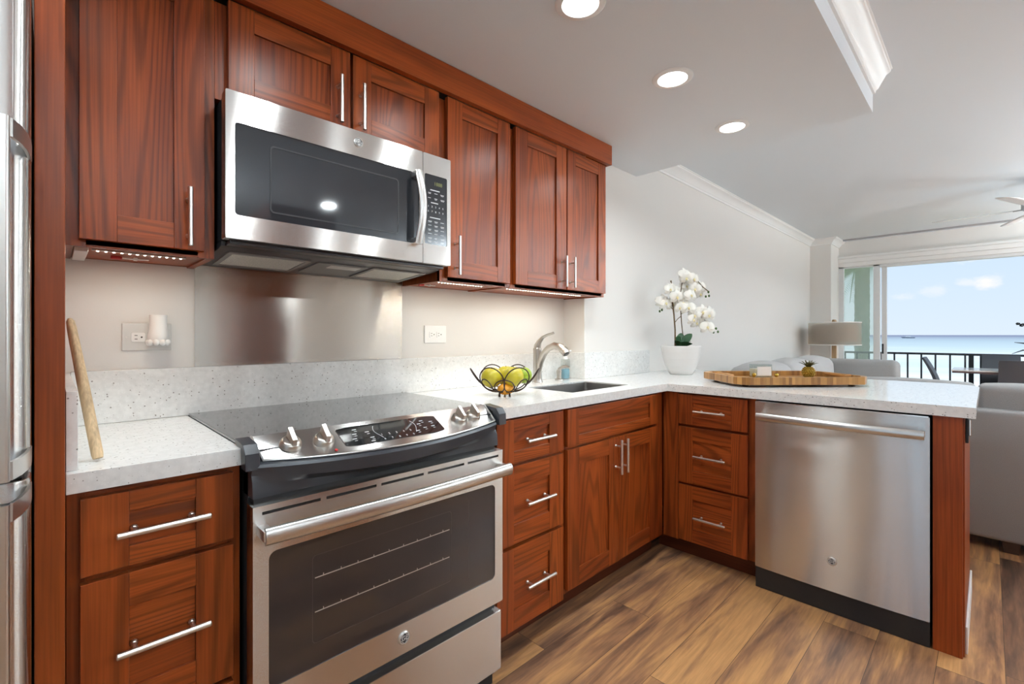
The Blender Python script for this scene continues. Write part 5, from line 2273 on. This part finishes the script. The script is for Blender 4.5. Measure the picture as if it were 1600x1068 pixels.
# fill uplighters added to brighten the ceiling, outside the picture
for x, y, k_, lab in ((0.35, -1.7, 1.0, 'added fill uplighter behind the camera by the left wall'), (4.4, -2.4, 3.3, 'added fill uplighter near the wall behind the camera'), (7.1, -2.35, 3.9, 'added fill uplighter by the window end behind the camera')):
    t = thing('added_uplighter', lab, 'fill light', (x, y, 0), group='added fill uplighters out of view')
    b = MB()
    b.lathe([(0.14, 0.0), (0.14, 0.02), (0.03, 0.035)], (0, 0, 0), 28)
    build('base', b, 'nickel', t, local=True)
    b = MB()
    b.cyl((0, 0, 0.03), (0, 0, 1.70), 0.012)
    build('pole', b, 'nickel', t, local=True)
    b = MB()
    b.lathe([(0.03, 1.68), (0.15, 1.72), (0.27, 1.80), (0.265, 1.80), (0.14, 1.73), (0.001, 1.70)], (0, 0, 0), 32, closed_ends=False)
    build('bowl', b, 'trim', t, local=True)
    la = bpy.data.lights.new('fill_uplight', 'AREA')
    la.shape = 'DISK'
    la.size = 0.50
    la.color = (0.87, 0.955, 1.0)
    la.energy = UP_W * k_
    lo_ = bpy.data.objects.new('fill_uplight', la)
    COL.objects.link(lo_)
    lo_.parent = t
    lo_.location = (0, 0, 1.785)
    lo_.rotation_euler = (PI, 0, 0)

# ------------------------------------------------------------------ lanai, railing, dining set
ld = MB()
ld.box(7.95, 9.30, -3.5, 3.0, -0.12, -0.01)
struct('floor_lanai', ld, 'concrete')
RX = 9.15
ls = MB()
ls.box(7.82, 9.45, -4.0, 4.5, 2.44, 2.60)
struct('ceiling_lanai', ls, 'ceil')
ra = thing('lanai_railing', 'black metal lanai railing in front of the ocean', 'railing', (RX, 0, 0))
b = MB()
b.box(RX - 0.022, RX + 0.022, -3.3, 2.9, 0.885, 0.915, bev=0.004)
build('top_rail', b, 'rail', ra)
b = MB()
b.box(RX - 0.015, RX + 0.015, -3.3, 2.9, 0.06, 0.09, bev=0.003)
build('bottom_rail', b, 'rail', ra)
bal = None
for k in range(-11, 28):
    y = 1.007 - 0.155 * k
    if y < -3.2 or y > 2.85:
        continue
    if bal is None:
        b = MB()
        b.box(-0.010, 0.010, -0.010, 0.010, 0.09, 0.885)
        bal = o = build('baluster', b, 'rail', ra, local=True)
    else:
        o = bal.copy()
        COL.objects.link(o)
        o.parent = ra
    o.location = (0, y, 0)
for y in (0.172, 2.8, -2.4):
    b = MB()
    b.box(RX - 0.024, RX + 0.024, y - 0.026, y + 0.026, -0.01, 0.885)
    build('post', b, 'rail', ra)

dt = thing('dining_table', 'white topped dining table on the lanai by the railing', 'table', (8.42, -0.45, -0.01))
b = MB()
b.box(8.10, 8.74, -1.25, 0.33, 0.722, 0.738, bev=0.003)
build('tabletop', b, 'table', dt)
b = MB()
b.box(8.105, 8.735, -1.245, 0.325, 0.698, 0.7218, bev=0.002)
build('edge_band', b, 'table_edge', dt)
for x in (8.2, 8.64):
    for y in (-1.1, -0.1):
        b = MB()
        b.box(x - 0.02, x + 0.02, y - 0.02, y + 0.02, -0.01, 0.698)
        build('leg', b, 'chair', dt)


def dining_chair(label, loc, rz, w_=0.44, h_=0.88, lean=0.10):
    """seat faces local +x, back at local -x"""
    t_ = thing('dining_chair', label, 'chair', loc, rz, 'charcoal dining chairs')
    b_ = MB()
    b_.box(-0.20, 0.18, -w_ / 2, w_ / 2, 0.42, 0.48, 0, 0.02, 3)
    build('seat', b_, 'chair', t_, local=True)
    b_ = MB()
    n_ = 12

    def prof(u):
        return -0.195 - lean * u ** 1.6, 0.44 + (h_ - 0.44) * u
    L_ = []
    for k in range(n_ + 1):
        x_, z_ = prof(k / n_)
        th_ = 0.030 - 0.012 * k / n_
        L_.append((x_, z_, th_))
    poly = [(x_ + th_, z_) for x_, z_, th_ in L_] + [(x_ - th_ * 0.4, z_) for x_, z_, th_ in L_][::-1]
    b_.prism(poly, -w_ / 2, w_ / 2, 'y', bev=0.008)
    build('backrest', b_, 'chair', t_, local=True, angle=50)
    for x_ in (-0.18, 0.15):
        for y_ in (-w_ / 2 + 0.03, w_ / 2 - 0.03):
            b_ = MB()
            b_.tube([(x_, y_, 0.425), (x_ * 1.1, y_, 0.0)], [0.017, 0.012], 8)
            build('leg', b_, 'chair', t_, local=True)
    return t_


dining_chair('charcoal dining chair seen from the side at the left end of the lanai table', (8.42, 0.275, -0.01), -PI / 2, 0.42, 0.885, 0.15)
dining_chair('charcoal dining chair behind the lanai table, against the railing', (8.70, -0.112, -0.01), PI, 0.36, 0.915)
dining_chair('charcoal dining chair in front of the lanai table with its back to the camera', (8.25, -0.310, -0.01), 0, 0.46, 0.885)

# vase on the table, stems and blossoms coloured black for their backlit silhouette, only its leaf tips reach into the picture
vs = thing('flower_vase', 'flowers blackened as a backlit silhouette in a vase on the lanai table at the right edge', 'plant', (8.42, -0.62, 0.7385))
b = MB()
b.lathe([(0.045, 0), (0.06, 0.05), (0.05, 0.13), (0.03, 0.17), (0.034, 0.19)], (0, 0, 0), 20)
build('vase', b, 'chair', vs, local=True)
b = MB()
for pts_ in ([(0, 0, 0.18), (0, 0.04, 0.5), (-0.02, 0.16, 0.59), (0, 0.30, 0.575), (0, 0.385, 0.56)], [(0, 0, 0.18), (0, 0.03, 0.30), (0, 0.15, 0.34), (0.0, 0.32, 0.335), (0, 0.40, 0.345)], [(0, 0, 0.18), (0, 0.05, 0.22), (0, 0.2, 0.262), (0, 0.33, 0.25), (0, 0.42, 0.205)]):
    b.tube(pts_, [0.006, 0.008, 0.010, 0.008, 0.003], 6)
build('stem', b, 'rail', vs, local=True)
b = MB()
for y, z in ((0.37, 0.575), (0.325, 0.565), (0.34, 0.55), (0.29, 0.58), (0.25, 0.60)):
    b.ball((0, y, z), 0.016, 0.020, 0.014, 10, 8)
build('blossom', b, 'rail', vs, local=True)

# ------------------------------------------------------------------ outdoors: palm, sea, boat
PXX, PYY = 17.2, 2.55
pm = thing('palm_tree', 'tall palm trunk outside the left window pane', 'tree', (PXX, PYY, -9.0))
b = MB()
pts_, rr_ = [], []
for k in range(131):
    s_ = k / 130
    z = 12.4 * s_
    pts_.append((0.25 * math.sin(s_ * 1.5) - 0.2, 0.10 * math.sin(s_ * 2), z))
    rr_.append(0.19 - 0.02 * s_ + (0.016 if k % 2 else 0) + 0.01 * random.random())
b.tube(pts_, rr_, 18)
build('trunk', b, 'palm', pm, local=True, angle=80)
topp = Vector(pts_[-1])
rg_ = random.Random(2)
for k in range(14):
    a_ = 2 * PI * k / 14 + rg_.uniform(-0.15, 0.15)
    dr_ = Vector((math.cos(a_), math.sin(a_), 0))
    ln = rg_.uniform(2.0, 2.5)
    up_ = rg_.uniform(0.2, 0.6) if dr_.y > -0.15 else rg_.uniform(1.5, 1.9)
    fall = 1.3 if dr_.y > -0.15 else 0.2
    b = MB()

    def sp(u):
        return topp + dr_ * ln * (u - 0.18 * u * u) + Vector((0, 0, up_ * u * 1.3 - (fall + up_) * u * u))
    b.tube([sp(j / 10) for j in range(11)], [0.035 * (1 - 0.8 * j / 10) for j in range(11)], 6)
    sd_ = Vector((-dr_.y, dr_.x, 0))
    for j in range(3, 44):
        u = j / 44
        p = sp(u)
        ll = 0.62 * math.sin(PI * (0.15 + 0.8 * u)) ** 0.7
        for sg in (-1, 1):
            tip = p + sd_ * sg * ll * 0.75 + dr_ * ll * 0.35 + Vector((0, 0, -ll * 0.62))
            mid_ = p + (tip - p) * 0.5 + Vector((0, 0, 0.05))
            wv = dr_ * 0.032
            b.quad([p - wv, p + wv, mid_ + wv, mid_ - wv])
            b.bm.faces.new([b.bm.verts.new(q) for q in (mid_ - wv, mid_ + wv, tip)])
    build('frond', b, 'frond', pm, local=True)

sea = MB()
sea.box(30, 60000, -60000, 60000, -9.3, -9.0)
tag(build('ocean', sea, 'sea', smooth=False), 'pale turquoise ocean with white shallows out to the horizon', 'ocean', kind='stuff')
gr = MB()
gr.box(9.6, 30, -40, 40, -9.3, -9.0)
struct('ground', gr, 'frond')
bd = Vector((math.cos(YAW), math.sin(YAW), 0)) + Vector((math.sin(YAW), -math.cos(YAW), 0)) * ((1418.5 - 800) / FPX)
bt_d = 1500
bp_ = bd * bt_d
bo = thing('boat', 'small dark motor boat on the ocean near the horizon', 'boat', (bp_.x, bp_.y, -9.0), math.radians(80))
b = MB()
b.prism([(-17, 0.0), (13, 0.0), (18, 3.2), (12, 3.4), (-18, 2.6)], -3, 3, 'y', bev=0.3)
build('hull', b, 'boat', bo, local=True)
b = MB()
b.prism([(-9, 2.6), (7, 3.2), (4, 6.4), (-7, 6.4)], -2.2, 2.2, 'y', bev=0.2)
build('cabin', b, 'boatw', bo, local=True)
